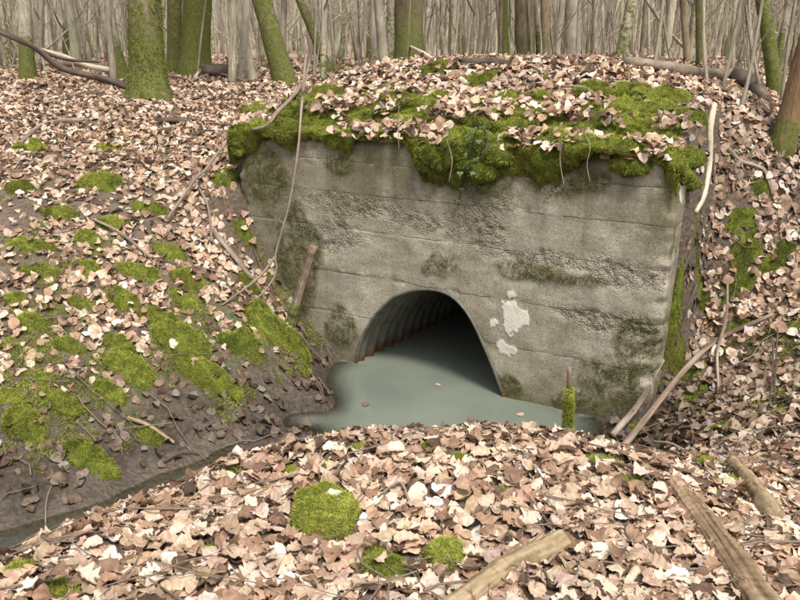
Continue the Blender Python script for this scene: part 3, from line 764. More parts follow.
# moss mantle over the wall top
LOWER = [(222, 160), (240, 158), (255, 148), (272, 138), (290, 128), (320, 138), (345, 146), (370, 138), (404, 130), (410, 150), (424, 178), (445, 186), (470, 178), (492, 184), (520, 168), (540, 178), (556, 164), (575, 152), (600, 150), (625, 158), (650, 152), (668, 158), (682, 175)]
low_uz = np.array([wall_uz(*p) for p in LOWER]); low_uz = low_uz[np.argsort(low_uz[:, 0])]
def build_mantle():
    rng = np.random.default_rng(5)
    us = np.arange(.0, WALL_W + .08, .014); nb, nd = 26, 26
    zl_ = np.interp(us, low_uz[:, 0], low_uz[:, 1]) + .035 * vnoise(np.stack([us * 16, us * 0, us * 0], -1), 3) + .025 * vnoise(np.stack([us * 37, us * 0, us * 0], -1), 6) - .16 * np.clip(vnoise(np.stack([us * 5.3, us * 0, us * 0], -1), 8) - .1, 0, 1) 
    rows = []
    for k in range(nb):            # on top of the berm, from back to the edge
        v = 1.15 * (1 - k / nb) ** 1.2 + .0 * us
        p = w3(us, v, 0); g = H(p[:, 0], p[:, 1])
        uc = (us < 0) | (us > WALL_W)
        zt = np.where(uc, np.minimum(WALL_TOP + .03, WALL_TOP + .05), np.maximum(g, WALL_TOP))
        zt = np.where(v < .3, WALL_TOP + .02, zt)
        rows.append((us, v, zt, 0 * us - .75 * float(sstep(.6, 1, k / nb)), 1.0 + 0 * us, k / nb))
    for k in range(nd + 1):
        t = k / nd; z = WALL_TOP + .015 + (zl_ - WALL_TOP - .015) * t
        rows.append((us, -.012 + 0 * us, z, -1 + 0 * us, 0 * us + .55 * (1 - t), 1.0))
    A = np.array([[r[0], r[1], r[2]] for r in rows])                  # rows,3,nu
    nv = np.array([r[3] for r in rows]); nzz = np.array([r[4] for r in rows]); bt = np.array([r[5] for r in rows])
    q = np.stack([A[:, 0] * 5.5, A[:, 1] * 5.5, A[:, 2] * 5.5], -1)
    lump = .5 + .5 * fbm(q, 3, 55) + .35 * fbm(q * 2.4, 2, 56)
    big_ = .55 + .75 * fbm(q * .42, 2, 59)
    thick = np.clip(lump, .03, 1.4) ** 1.2 * .15 * np.clip(big_, .25, 1.3)
    gap = sstep(-.25, .05, fbm(q * .55, 3, 57) + .10 - .0)            # bare stretches on the top
    tp = np.concatenate([np.linspace(0, 1, nb) ** .6, 1 - np.linspace(0, 1, nd + 1) ** 3])[:, None]
    cover = np.where(np.arange(len(rows))[:, None] < nb, sstep(.2, .75, tp + .10 + .65 * fbm(q * .6, 3, 58)), 1)
    edge = sstep(-.42, -.05, vnoise(np.stack([A[:, 0] * 2.1, A[:, 0] * 0, A[:, 0] * 0], -1), 61))
    thick = thick * tp * cover * (.3 + .7 * edge)
    thick = thick - .02 * (1 - cover)
    endf = 1 - sstep(.0, .22, np.minimum(A[:, 0] + .02, WALL_W + .1 - A[:, 0])); A[:, 2] -= .09 * endf ** 2; thick = thick * (1 - .7 * endf)
    u = A[:, 0] + np.where(A[:, 0] < 0, -1, np.where(A[:, 0] > WALL_W, 1, 0)) * 0
    v = A[:, 1] + nv * thick; z = A[:, 2] + nzz * thick
    P = w3(u, v, 0); P[..., 2] = z
    acc = Acc(); f = grid_faces(len(rows), len(us))
    cc = moss_cols(P.reshape(-1, 3), rng, .28) * .7  # sheet under the fronds darkened to paint in the shade of the gaps
    org = np.array([*C0, WALL_TOP]); acc.add(P.reshape(-1, 3) - org, [f], cc)
    n = 330000
    i = rng.integers(0, len(rows) - 1, n); j = rng.integers(0, len(us) - 1, n); a = rng.uniform(0, 1, n)[:, None]; b = rng.uniform(0, 1, n)[:, None]
    ok = (cover[i, j] > rng.uniform(.25, .6, n))
    i, j, a, b = i[ok], j[ok], a[ok], b[ok]
    S = (P[i, j] * (1 - a) + P[i + 1, j] * a) * (1 - b) + (P[i, j + 1] * (1 - a) + P[i + 1, j + 1] * a) * b
    N = np.cross(P[i + 1, j] - P[i, j], P[i, j + 1] - P[i, j]); N /= np.linalg.norm(N, axis=1, keepdims=True) + 1e-9
    out = np.array([-V[0], -V[1], 1.0]); s = np.sign((N * out).sum(1)); N *= s[:, None]
    hang = (i >= nb).astype(float)
    Nf = N + np.stack([0 * hang, 0 * hang, -.5 * hang], -1); Nf /= np.linalg.norm(Nf, axis=1, keepdims=True)
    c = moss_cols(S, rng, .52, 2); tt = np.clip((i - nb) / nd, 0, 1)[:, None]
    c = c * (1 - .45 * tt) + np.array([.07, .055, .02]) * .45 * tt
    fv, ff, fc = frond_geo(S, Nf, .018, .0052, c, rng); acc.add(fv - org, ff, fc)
    th = np.linspace(0, 2 * np.pi, 14, endpoint=False); ph = np.linspace(.05, np.pi - .05, 9)
    PH, TH = np.meshgrid(ph, th, indexing='ij'); sph = np.stack([np.sin(PH) * np.cos(TH), np.sin(PH) * np.sin(TH), np.cos(PH)], -1)
    def lump_at(u0, v0, z0, ru, rv, rz, br, nf):
        c0 = w3(u0, v0, 0).copy(); c0[2] = z0
        def tr(d):
            r = 1 + .35 * fbm(d * 1.7 + u0 * 9, 2, 21)
            q_ = w3(d[..., 0] * ru * r, d[..., 1] * rv * r, 0) - np.array([*C0, 0]); q_[..., 2] = d[..., 2] * rz * r; return q_
        vv_ = tr(sph); acc.add((vv_ + c0 - org).reshape(-1, 3), [grid_faces(9, 14, True)], moss_cols((vv_ + c0).reshape(-1, 3), rng, br * .5) * .6)  # lump core darkened, painted shade behind its fronds
        d = rng.normal(size=(nf, 3)); d /= np.linalg.norm(d, axis=1, keepdims=True); d[:, 2] = np.where(d[:, 2] < -.5, -d[:, 2], d[:, 2])
        Pp = tr(d); Nn = w3(d[:, 0] / ru, d[:, 1] / rv, 0) - np.array([*C0, 0]); Nn[:, 2] = d[:, 2] / rz; Nn /= np.linalg.norm(Nn, axis=1, keepdims=True)
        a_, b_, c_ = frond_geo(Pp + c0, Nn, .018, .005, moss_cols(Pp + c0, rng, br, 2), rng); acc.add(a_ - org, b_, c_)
    for k in range(64):                                    # lumps along the lip
        u0 = rng.uniform(.1, WALL_W); dens_ = vnoise(np.array([u0 * 2.4, 0, 0]), 61)
        if dens_ < -.1: continue
        s_ = rng.uniform(.6, 1.25); lump_at(u0, rng.uniform(-.03, .12), WALL_TOP + rng.uniform(-.05, .05), .11 * s_, .085 * s_, .075 * s_, rng.uniform(.38, .68), int(1500 * s_ * s_))
    for u0, v0, dz, s_ in ((.05, .05, -.02, .75), (.03, .2, -.01, .8), (.10, .12, .02, .8), (.02, .34, -.02, .9), (.0, .12, -.10, .6), (-.01, .28, -.16, .6)):   # worn corner
        lump_at(u0, v0, WALL_TOP + dz, .11 * s_, .10 * s_, .075 * s_, .5, int(1400 * s_ * s_))
    for k in range(46):                                    # lumps hanging on the face
        u0 = rng.uniform(.05, WALL_W - .02); zl0 = float(np.interp(u0, low_uz[:, 0], low_uz[:, 1]))
        if WALL_TOP - zl0 < .12: continue
        s_ = rng.uniform(.6, 1.1); lump_at(u0, -.03, rng.uniform(zl0 + .06, WALL_TOP), .08 * s_, .06 * s_, .09 * s_, rng.uniform(.25, .5), int(1150 * s_ * s_))
    for k in range(70):                                    # lumps running up on to the crossing
        u0 = rng.uniform(.14, WALL_W); v0 = .1 + .85 * rng.uniform(0, 1) ** 1.5
        if vnoise(np.array([u0 * 1.9, v0 * 1.9, 3.]), 64) < -.15: continue
        q_ = w3(u0, v0, 0); g_ = max(float(H(np.array([q_[0]]), np.array([q_[1]]))[0]), WALL_TOP)
        s_ = rng.uniform(.6, 1.3); lump_at(u0, v0, g_, .12 * s_, .11 * s_, .06 * s_, rng.uniform(.42, .72), int(1500 * s_ * s_))
    o = put('moss_mantle', acc.mesh('moss_mantle'), M_MOSS, None, 'thick green moss mantle hanging over the top edge of the concrete headwall', 'moss', None, 'stuff'); o.location = Vector(org)
build_mantle()
def mat_mask(x, y):
    z = H(x, y, False); u, v = uv_of(x, y)
    left = (x < .2) & (y > 3.2) & (v < .1); right = (x > 1.2) & (u < -.05) & (y > 3.6)
    m = fbm(np.stack([x * 3.4, y * 3.4, x * 0 + 4.2], -1), 5, 44, .68)
    lim_l = .05 + .30 * sstep(.75, 1.25, z) + .5 * (1 - sstep(.06, .16, z)) - .10 * (1 - sstep(.3, .7, z))
    lim_r = .12 + .5 * sstep(1.1, 1.5, z) + .4 * (1 - sstep(.15, .3, z))
    return np.where(left, sstep(lim_l, lim_l + .10, m), np.where(right, sstep(lim_r, lim_r + .10, m), 0.)) * (y < 8.5)
def build_bank_moss():
    rng = np.random.default_rng(91); n = 800000
    y = rng.uniform(3.2, 8.3, n); x = rng.uniform(-1, 1, n) * (.58 * y + .3); k = mat_mask(x, y) > rng.uniform(0, 1, n) + .05
    x, y = x[k], y[k]; N = normal_at(x, y); lump = .5 + .5 * fbm(np.stack([x * 9, y * 9, x * 0], -1), 2, 7)
    P = np.stack([x, y, H(x, y) + .022 * lump], -1)
    c = moss_cols(P, rng, .56, 1) * (.75 + .5 * lump)[:, None] * np.where(x > 1.2, .75, 1)[:, None]  # mats on the right bank darkened, the shade there painted into their colour
    fv, ff, fc = frond_geo(P, N, .018, .005, c, rng)
    print('bank moss fronds', len(x))
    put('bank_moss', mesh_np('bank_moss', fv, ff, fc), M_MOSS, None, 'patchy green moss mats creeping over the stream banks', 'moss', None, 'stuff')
build_bank_moss()
BT = 'bright moss hump among leaves on top of the culvert crossing'
for px, py, rx, ry, b in ((590, 92, 20, 10, .6), (615, 115, 28, 14, .6), (630, 96, 22, 10, .6), (570, 136, 30, 14, .55), (668, 100, 22, 12, .62), (690, 118, 18, 14, .5), (350, 72, 14, 5, .5), (440, 72, 18, 5, .5), (395, 100, 18, 8, .5), (500, 105, 22, 10, .5), (262, 112, 24, 13, .55), (285, 122, 22, 12, .5), (300, 112, 20, 10, .5), (345, 128, 22, 10, .5), (415, 118, 20, 10, .5), (320, 98, 26, 11, .55), (365, 120, 24, 10, .55), (640, 132, 22, 12, .55), (540, 115, 18, 8, .5), (480, 82, 18, 6, .5), (655, 122, 18, 12, .5)):
    big, _w = zone_label(px, py, rx, ry, [(9, '')]); wd_ = 'right end' if px > 580 else ('middle' if px > 420 else 'far end')
    place_moss(px, py, rx, ry, b, big + ' bright moss hump on the culvert crossing above the wall ' + wd_, big + ' moss humps above the wall ' + wd_, .45)

# ------------------------------------------------------------------ leaves
LEAF_COLS = np.array([[.59, .48, .385], [.49, .37, .27], [.41, .29, .20], [.32, .21, .14], [.215, .135, .088], [.10, .064, .043], [.68, .61, .53]])
LEAF_P = np.array([.18, .22, .19, .15, .12, .08, .06])
def leaf_proto(rng, nl, nc, lobed):
    t = np.linspace(0, 1, nl + 1); w = np.clip(1 - abs(2 * np.clip(t, .0, 1.) ** rng.uniform(.8, 1.2) - 1) ** 2.4, 0, 1) ** .6
    if lobed: w = w * (1 + .15 * np.cos(2 * np.pi * (rng.uniform(2.8, 4.0) * t + rng.uniform())))
    w[0] = .12; w[-1] = .3
    W = rng.uniform(.27, .40)
    s = np.linspace(-1, 1, nc + 1)
    X = s[None] * (w * W)[:, None]
    if lobed: X = X * (1 + .09 * rng.normal(size=X.shape) * (abs(s) > .9))
    bend = rng.uniform(-.9, 1.1); fold = rng.uniform(-.15, .35); cup = rng.uniform(-1.3, 1.5); tw = rng.uniform(-.9, .9)
    a = bend * (t - .5); cyc = np.cumsum(np.cos(a)) / (nl + 1); czc = np.cumsum(np.sin(a)) / (nl + 1)
    sway = rng.uniform(-.12, .12) * np.sin(np.pi * t)
    Y = cyc[:, None] + 0 * X - .5; Z = czc[:, None] + fold * abs(X) + cup * X ** 2 * 2.0
    Z = Z + X * tw * (t - .5)[:, None] + .035 * rng.normal(size=X.shape) * (.3 + abs(s))[None]
    v = np.stack([X + sway[:, None], Y, Z], -1).reshape(-1, 3); v[:, 2] -= v[:, 2].mean()
    return v, grid_faces(nl + 1, nc + 1)
def place_leaves(P, N, size, protos, rng, tilt, cols):
    n = len(P); yaw = rng.uniform(0, 2 * np.pi, n)
    t = rng.normal(size=(n, 3)) * np.asarray(tilt).reshape(-1, 1); Z = N + t; Z /= np.linalg.norm(Z, axis=1, keepdims=True)
    X = np.stack([np.cos(yaw), np.sin(yaw), 0 * yaw], -1); X -= Z * (X * Z).sum(1, keepdims=True); X /= np.linalg.norm(X, axis=1, keepdims=True)
    Y = np.cross(Z, X); Rm = np.stack([X, Y, Z], -1)
    k = rng.integers(0, len(protos), n)
    acc = Acc()
    for q, (pv, pf) in enumerate(protos):
        ii = np.where(k == q)[0]
        if not len(ii): continue
        flip = rng.choice([1., -1.], len(ii), p=[.6, .4])
        pp = pv[None] * np.stack([flip * 0 + 1, flip * 0 + 1, flip], -1)[:, None]
        v = np.einsum('nij,nkj->nki', Rm[ii], pp) * size[ii, None, None] + P[ii, None]
        f = pf[None] + (np.arange(len(ii)) * len(pv))[:, None, None]
        c = np.repeat(cols[ii][:, None], len(pv), 1) * (1 + .16 * rng.normal(size=(len(ii), len(pv), 1)))
        acc.add(v.reshape(-1, 3), [f.reshape(-1, 4)], c.reshape(-1, 3))
    return acc
def leaf_cols(n, rng, dark=0.):
    c = LEAF_COLS[rng.choice(len(LEAF_COLS), n, p=LEAF_P)] * rng.uniform(.82, 1.15, (n, 1))
    c = c * (1 + rng.normal(0, .03, (n, 3))); return np.clip(c * (1 - dark), .02, .8)
def moss_cover(x, y):
    m = np.zeros_like(x)
    m = m - 1
    for mx, my, I in MOSS_DISC: m = np.maximum(m, 1 - np.hypot(I[0, 0] * (x - mx) + I[0, 1] * (y - my), I[1, 0] * (x - mx) + I[1, 1] * (y - my)))
    return m
def build_litter():
    rng = np.random.default_rng(23)
    hi = [leaf_proto(rng, 9, 2, True) for _ in range(22)] + [leaf_proto(rng, 6, 4, True) for _ in range(8)]
    md = [leaf_proto(rng, 5, 2, True) for _ in range(20)] + [leaf_proto(rng, 4, 2, False) for _ in range(8)]
    lo = [leaf_proto(rng, 3, 2, False) for _ in range(12)]
    def sample(y0, y1, dens, fan=.56, pad=.4):
        wmax = fan * y1 + pad; n = int(dens * 2 * wmax * (y1 - y0))
        x = rng.uniform(-wmax, wmax, n); y = rng.uniform(y0, y1, n)
        k = abs(x) < fan * y + pad; x, y = x[k], y[k]
        u, v = uv_of(x, y)
        k = ~((u > -.02) & (u < WALL_W + .02) & (v > -.03) & (v < .33)); x, y = x[k], y[k]
        return x, y
    acc_all = Acc()
    def zone(y0, y1, dens, protos, s0, s1, lift, tilt, reg=None):
        x, y = sample(y0, y1, dens)
        if reg is not None: kk = reg(x, y); x, y = x[kk], y[kk]
        z = H(x, y); nrm = normal_at(x, y); mc = moss_cover(x, y); u, v = uv_of(x, y)
        slope = 1 - nrm[:, 2]
        patch = n2(x, y, 1.3, 3, 8)
        p = np.maximum(sstep(.14, .5, z + .10 * patch), .34 * (z > .02)) 
        p = p * (1 - .45 * sstep(.2, .45, slope))
        bank = (y > 3.4) & (z < 1.25)
        p = np.where(bank, p * np.clip(.62 + 1.1 * patch, .14, 1), p * np.clip(.9 + .5 * patch, .5, 1))
        p = np.where((u < .0) & (x > .9) & (y > 3.3) & (y < 7.5) & (z < 1.8), np.maximum(p, .75) * sstep(.08, .3, z), p)
        p = p * np.where(mc > .15, .10, np.where(mc > -.05, .5, np.where((mc > -.25) & (y < 3.2), .35, 1))) * (1 - .5 * mat_mask(x, y))
        onmantle = (u > 0) & (u < WALL_W) & (v > 0) & (v < .55); p = np.where(onmantle, p * .75, p)
        k = rng.uniform(0, 1, len(x)) < p; x, y, z, nrm, mc = x[k], y[k], z[k], nrm[k], mc[k]; onm = onmantle[k]
        n = len(x); lf = rng.uniform(0, 1, n) ** 1.6 * lift + .006 + np.where(mc > .12, .05, 0) + np.where(onm, rng.uniform(.05, .13, n), 0)
        P = np.stack([x, y, z + lf], -1); size = rng.uniform(s0, s1, n) 
        wetd = 1 - .7 * (1 - sstep(.15, .55, z)) * (y > 3.0); cols = leaf_cols(n, rng) * ((1 + .38 * n2(x, y, 2.2, 3, 71)) * wetd * np.where((x > 1.2) & (y > 3.3) & (y < 6), .82, 1))[:, None]  # wet leaves darker; right bank leaves also darkened, its shade put into the colour
        tl = tilt * (.6 + .9 * rng.uniform(0, 1, n) ** 2)
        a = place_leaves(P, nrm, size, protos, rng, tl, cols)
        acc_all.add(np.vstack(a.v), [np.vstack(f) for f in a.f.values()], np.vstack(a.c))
        return n
    c = [zone(1.25, 3.6, 1350, hi, .045, .098, .028, .27), zone(3.6, 6.6, 900, md, .05, .10, .03, .42), zone(6.6, 11, 540, md, .06, .105, .03, .42), zone(11, 18, 170, lo, .10, .15, .03, .35), zone(18, 32, 34, lo, .16, .28, .03, .3)]
    zone(4.0, 7.5, 900, md, .05, .10, .035, .42, lambda x, y: (x > 1.35) & (uv_of(x, y)[0] < -.03))
    uq = rng.uniform(.04, WALL_W, 900); vq = rng.uniform(-.07, .42, 900); kq = fbm(np.stack([uq * 2.2, vq * 2.2, uq * 0], -1), 3, 66) > .0; uq, vq = uq[kq], vq[kq]
    Pq = w3(uq, vq, 0); Pq[:, 2] = WALL_TOP + .075 + rng.uniform(0, .06, len(uq)) - np.where(vq < -.02, .06, 0)
    a = place_leaves(Pq, np.tile(np.array([-V[0] * .3, -V[1] * .3, .95]), (len(uq), 1)), rng.uniform(.055, .10, len(uq)), md, rng, .4 + 0 * uq, leaf_cols(len(uq), rng))
    acc_all.add(np.vstack(a.v), [np.vstack(f) for f in a.f.values()], np.vstack(a.c))
    me = acc_all.mesh('leaf_litter', True)
    put('leaf_litter', me, M_LEAF, None, 'carpet of fallen oak leaves covering the forest floor and banks', 'leaves', None, 'stuff')
    # the nearest leaves as single things
    kinds = [(0, 'pale tan'), (1, 'tan'), (3, 'brown'), (4, 'dark brown')]
    meshes = {}
    for ci, nm in kinds:
        for q in range(9):
            pv, pf = leaf_proto(rng, 12, 4, q % 4 != 3)
            cc = np.repeat((LEAF_COLS[ci] * rng.uniform(.9, 1.12))[None], len(pv), 0) * (1 + .14 * rng.normal(size=(len(pv), 1)))
            meshes.setdefault(ci, []).append(mesh_np('fallen_leaf', pv, [pf], cc)); meshes[ci][-1].materials.append(M_LEAF)
    marks = [(*hit(a, b)[:2], c) for a, b, c in ((325, 524, 'the large round moss cushion'), (445, 563, 'the small round moss cushion'), (386, 574, 'the low dark moss cushion'), (530, 565, 'the tan cut log'), (712, 545, 'the rotten split log'), (752, 497, 'the short log piece'), (210, 551, 'the lone low moss patch'), (40, 580, 'the moss at the mud corner'), (440, 452, 'the dark twig along the crest'), (632, 487, 'the moss beside the curved twig'), (250, 480, 'the moss strip at the mud edge'), (567, 450, 'the mossy stake'), (120, 540, 'the fine upright stem'))]
    done = 0; tries = 0; pts = []
    cand = 6000; x = rng.uniform(-1.9, 1.9, cand); y = rng.uniform(1.75, 3.25, cand)
    okk = (abs(x) < .52 * y) & (H(x, y) > .62) & (moss_cover(x, y) < -.3); x, y = x[okk], y[okk]
    z = H(x, y); nr = normal_at(x, y)
    for i in range(len(x)):
        if done >= 290: break
        if pts and min((x[i] - a) ** 2 + (y[i] - b) ** 2 for a, b in pts[-200:]) < .0030: continue
        pts.append((x[i], y[i])); ci, nm = kinds[rng.choice(4, p=[.38, .34, .2, .08])]
        lm = min(marks, key=lambda q: ((x[i] - q[0]) ** 2 + (y[i] - q[1]) ** 2)); qd = math.hypot(x[i] - lm[0], y[i] - lm[1]); far_ = 'close by' if qd < .17 else ('a short way from' if qd < .34 else 'well away from')
        lab = nm + ' oak leaf lying ' + far_ + ' ' + lm[2]
        o = put('fallen_leaf', meshes[ci][rng.integers(0, 9)], None, None, lab, 'leaf', lab)
        s = rng.uniform(.065, .105)
        Zv = Vector(nr[i] + rng.normal(size=3) * .2).normalized(); q = Zv.to_track_quat('Z', 'Y') @ Matrix.Rotation(rng.uniform(0, 6.28), 3, 'Z').to_quaternion()
        o.rotation_mode = 'QUATERNION'; o.rotation_quaternion = q; o.scale = (s, s, s * rng.choice([1, -1])); o.scale = (s, s, s)
        o.location = (x[i], y[i], z[i] + .024 + rng.uniform(0, .02)); done += 1
build_litter()

# ------------------------------------------------------------------ sticks, logs, stakes
def stick(name, pts, r0, r1, mat, label, cat='branch', group=None, sides=9, n=26, rough=.18, rsc=22., forks=(), moss=None, flat=1.0, wob=.0, parent_name='side_branch', fn=None, gk=2.2, gl_=5.):
    pts = np.asarray(pts, float); rng = np.random.default_rng(int(abs(pts.sum()) * 1000) % 99991)
    path = spline(pts, n)
    if wob: path = path + wob * np.stack([vnoise(np.stack([np.arange(n) * .45 + k * 31, np.arange(n) * 0, np.arange(n) * 0 + pts[0, 0] * 7], -1), 4 + k) for k in range(3)], -1) * np.sin(np.linspace(0, np.pi, n))[:, None]
    rad = np.linspace(r0, r1, n) * (1 + .10 * vnoise(np.stack([np.arange(n) * .5, np.arange(n) * 0 + pts[0, 1], np.arange(n) * 0], -1), 3))
    v, f = tube(path, rad, sides, rough, rsc, 3, flat)
    th = np.tile(np.linspace(0, 2 * np.pi, sides, endpoint=False), n); al = np.repeat(np.linspace(0, np.linalg.norm(pts[-1] - pts[0]), n), sides)
    gr = np.concatenate([.5 + .9 * fbm(np.stack([np.cos(th) * gk, np.sin(th) * gk, al * gl_], -1), 4, 6, .6), [.4, .4]])
    if fn is not None:
        c3 = np.concatenate([np.repeat(path, sides, 0), path[:1], path[-1:]]); v = v + (v - c3) * (fn * (gr - .5))[:, None]
    org = path[0].copy()
    ms = np.zeros(len(v)) if moss is None else moss(v)
    me = mesh_np(name, v - org, f, None, {'moss': ms, 'grain': gr})
    if forks:
        root = empty(name, org, label, cat, group)
        put('stem', me, mat, root)
        for fk in forks:
            fp = spline(np.asarray(fk[0], float), 16); vv, ff = tube(fp, np.linspace(fk[1], fk[2], 16), 7, rough, rsc, 5)
            put(parent_name, mesh_np(parent_name, vv - org, ff, None, {'moss': np.zeros(len(vv)), 'grain': np.full(len(vv), .5)}), mat, root)
        return root
    o = put(name, me, mat, None, label, cat, group); o.location = Vector(org)
    return o
def G(*pp, up=0.0):
    h = hits([(a, b) for a, b, *_ in pp]); 
    for i, p in enumerate(pp): h[i, 2] += up + (p[2] if len(p) > 2 else 0)
    return h
# foreground wood
fg = G((440, 622), (505, 578), (540, 558), (563, 545), up=.022)
stick('cut_log', fg, .034, .038, M_LOG, 'pale tan cut log lying in leaves beside small moss cushion', 'log', sides=32, n=90, rough=.16, rsc=16, fn=.10, gk=3., gl_=9.)
fg = G((674, 490), (690, 512), (715, 545), (765, 618), up=.028)
stick('split_log', fg, .036, .058, M_ROT, 'rotten split log with torn grain lying in the leaves', 'log', sides=56, n=130, rough=.28, rsc=18, flat=.6, fn=.24, gk=4., gl_=2.5)
fg = G((732, 470), (752, 497), (774, 525), up=.03)
stick('log_piece', fg, .031, .037, M_LOG, 'short pale log piece with flaking bark beside rotten split log', 'log', sides=32, n=60, rough=.25, rsc=18, fn=.14, gk=3., gl_=14.)
# stake in the water
b0 = on_wall(567, 442, -.62); t0 = np.array([b0[0] - .01, b0[1], 0])
sb = at_y(567, 436, 3.75); tp_ = at_y(569, 367, 3.72)
def stake_moss(v): return (1 - sstep(.68, .80, v[:, 2])) * .95
g0 = sb.copy(); g0[2] = float(H(np.array([sb[0]]), np.array([sb[1]]))[0]) - .1
stake = stick('mossy_stake', [g0, sb, (sb + tp_) / 2 + np.array([.004, 0, 0]), tp_], .040, .011, M_POLE, 'pointed broken stake wrapped in moss standing at the water edge', 'stake', sides=12, n=30, rough=.25, moss=stake_moss)
def fuzz_on(o, zmin, zmax, n, ln, wd, bright, seed, name='moss'):
    me = o.data; nv_ = len(me.vertices); co = np.empty(nv_ * 3); me.vertices.foreach_get('co', co); co = co.reshape(-1, 3); nn = np.empty(nv_ * 3); me.vertices.foreach_get('normal', nn); nn = nn.reshape(-1, 3)
    at = np.empty(nv_); me.attributes['moss'].data.foreach_get('value', at)
    rng = np.random.default_rng(seed); 
    pol = [p.vertices[:] for p in me.polygons if len(p.vertices) == 4]; pol = np.array(pol)
    k = rng.integers(0, len(pol), n); w = rng.uniform(0, 1, (n, 2)); a = pol[k]
    def L(q): return (q[a[:, 0]] * (1 - w[:, :1]) + q[a[:, 1]] * w[:, :1]) * (1 - w[:, 1:]) + (q[a[:, 3]] * (1 - w[:, :1]) + q[a[:, 2]] * w[:, :1]) * w[:, 1:]
    P = L(co); N = L(nn); N /= np.linalg.norm(N, axis=1, keepdims=True) + 1e-9; m = L(at[:, None])[:, 0]
    wz = P[:, 2] + o.location.z if o.parent is None else P[:, 2] + o.parent.location.z
    nz = fbm(P * 9 + seed, 3, 12)
    ok = (wz > zmin) & (wz < zmax) & (m + nz * .9 > .55)
    P, N = P[ok], N[ok]
    fv, ff, fc = frond_geo(P, N, ln, wd, moss_cols(P + seed, rng, bright), rng)
    mm = mesh_np(name, fv, ff, fc)
    return put(name, mm, M_MOSS, o if o.parent is None else o.parent, kind='stuff')
fuzz_on(stake, -.1, 1.0, 11000, .018, .0036, .6, 3)
# stub at the left of the wall
s0 = on_wall(294, 312, -.24); s1 = on_wall(314, 246, -.20)
s0b = s0 + (s0 - s1) * .25
stub = stick('broken_stub', [s0b, s0, (s0 + s1) / 2, s1], .046, .030, M_POLE, 'jagged broken tree stub leaning against the concrete wall', 'stub', sides=26, n=50, rough=.4, fn=.35, gk=4., gl_=3., moss=lambda v: (1 - sstep(.45, .62, v[:, 2])) * .6)
# thin whip leaning in front of the wall
def W(px, py, v): return on_wall(px, py, v)
wp = [W(306, 56, .35), W(302, 100, .0), W(298, 150, -.14), W(290, 200, -.24), W(281, 235, -.32), W(275, 257, -.36)]
gl = G((222, 305), (232, 312), up=.01)
stick('leaning_whip', wp + [W(276, 272, -.4), W(262, 294, -.5), gl[1]], .012, .006, M_STICK, 'long thin pale whip leaning across the wall left of the pipe', 'branch', sides=8, n=40,
      forks=[([W(275, 257, -.36), W(258, 278, -.5), gl[0]], .011, .007), ([W(303, 92, .0), W(307, 72, .1), W(310, 60, .2)], .008, .004)])
dg = [W(303, 84, .35), W(285, 105, .12), W(262, 127, -.08), *G((235, 152, .12), (205, 185, .10), (168, 228, .05))]
stick('fallen_branch', dg, .016, .011, M_STICK, 'thin grey branch slanting from the mossy wall top down the leafy bank', 'branch', sides=8, n=40, wob=.02)
# right side
ps = [G((713, 113, .05))[0], W(709, 150, .25), W(708, 175, .12), W(702, 205, -.02), W(694, 226, -.06)]
ps = G((713, 113, .06), (709, 140, .06), (708, 175, .05), (703, 205, .05), (694, 226, .04))
stick('barkless_stick', ps, .024, .014, M_PALE, 'pale barkless stick lying down the slope beside the wall end', 'branch', sides=10, n=30, rough=.12)
ps = G((727, 157, .03), (740, 166, .03), (753, 178, .05), (764, 181, .04), (773, 196, .02)); stick('crooked_branch', ps, .016, .012, M_STICK, 'crooked grey branch on leaves above the right bank moss', 'branch', n=26)
ps = G((772, 320, .05), (702, 364, .08), (622, 452, .03))
stick('fallen_pole', ps, .015, .022, M_POLE, 'long reddish tan fallen pole slanting down the right bank to the water', 'branch', n=40, rough=.12)
ps = G((660, 384, .05), (640, 412, .06), (612, 440, .03)); stick('dark_branch', ps, .018, .022, M_STICK, 'short darker branch lying parallel below the long fallen pole', 'branch', n=24)
ps = G((725, 302, .1), (724, 335, .12), (716, 362, .05), (718, 397, .02)); stick('thin_twig', ps, .008, .010, M_STICK, 'thin upright twig crossing the long fallen pole on the bank', 'twig', n=22)
ps = G((694, 306, .12), (684, 330, .06), (674, 355, .02)); stick('thin_twig', ps, .009, .009, M_DARK, 'dark thin twig leaning between the wall end and the fallen pole', 'twig', n=18)
ps = G((670, 284, .14), (690, 300, .10)); stick('thin_twig', ps, .010, .010, M_PALE, 'short pale twig poking from the gap beside the wall end', 'twig', n=12)
for (a, b, c), lab in ((((772, 365, .25), (773, 385, .1), (773, 410, .0)), 'bare thin upright twig standing on the right bank above the log piece'), (((768, 372, .2), (770, 388, .1), (769, 412, .0)), 'short bare twig beside the taller upright twig on the bank')):
    stick('thin_twig', G(a, b, c), .006, .006, M_DARK, lab, 'twig', n=14)
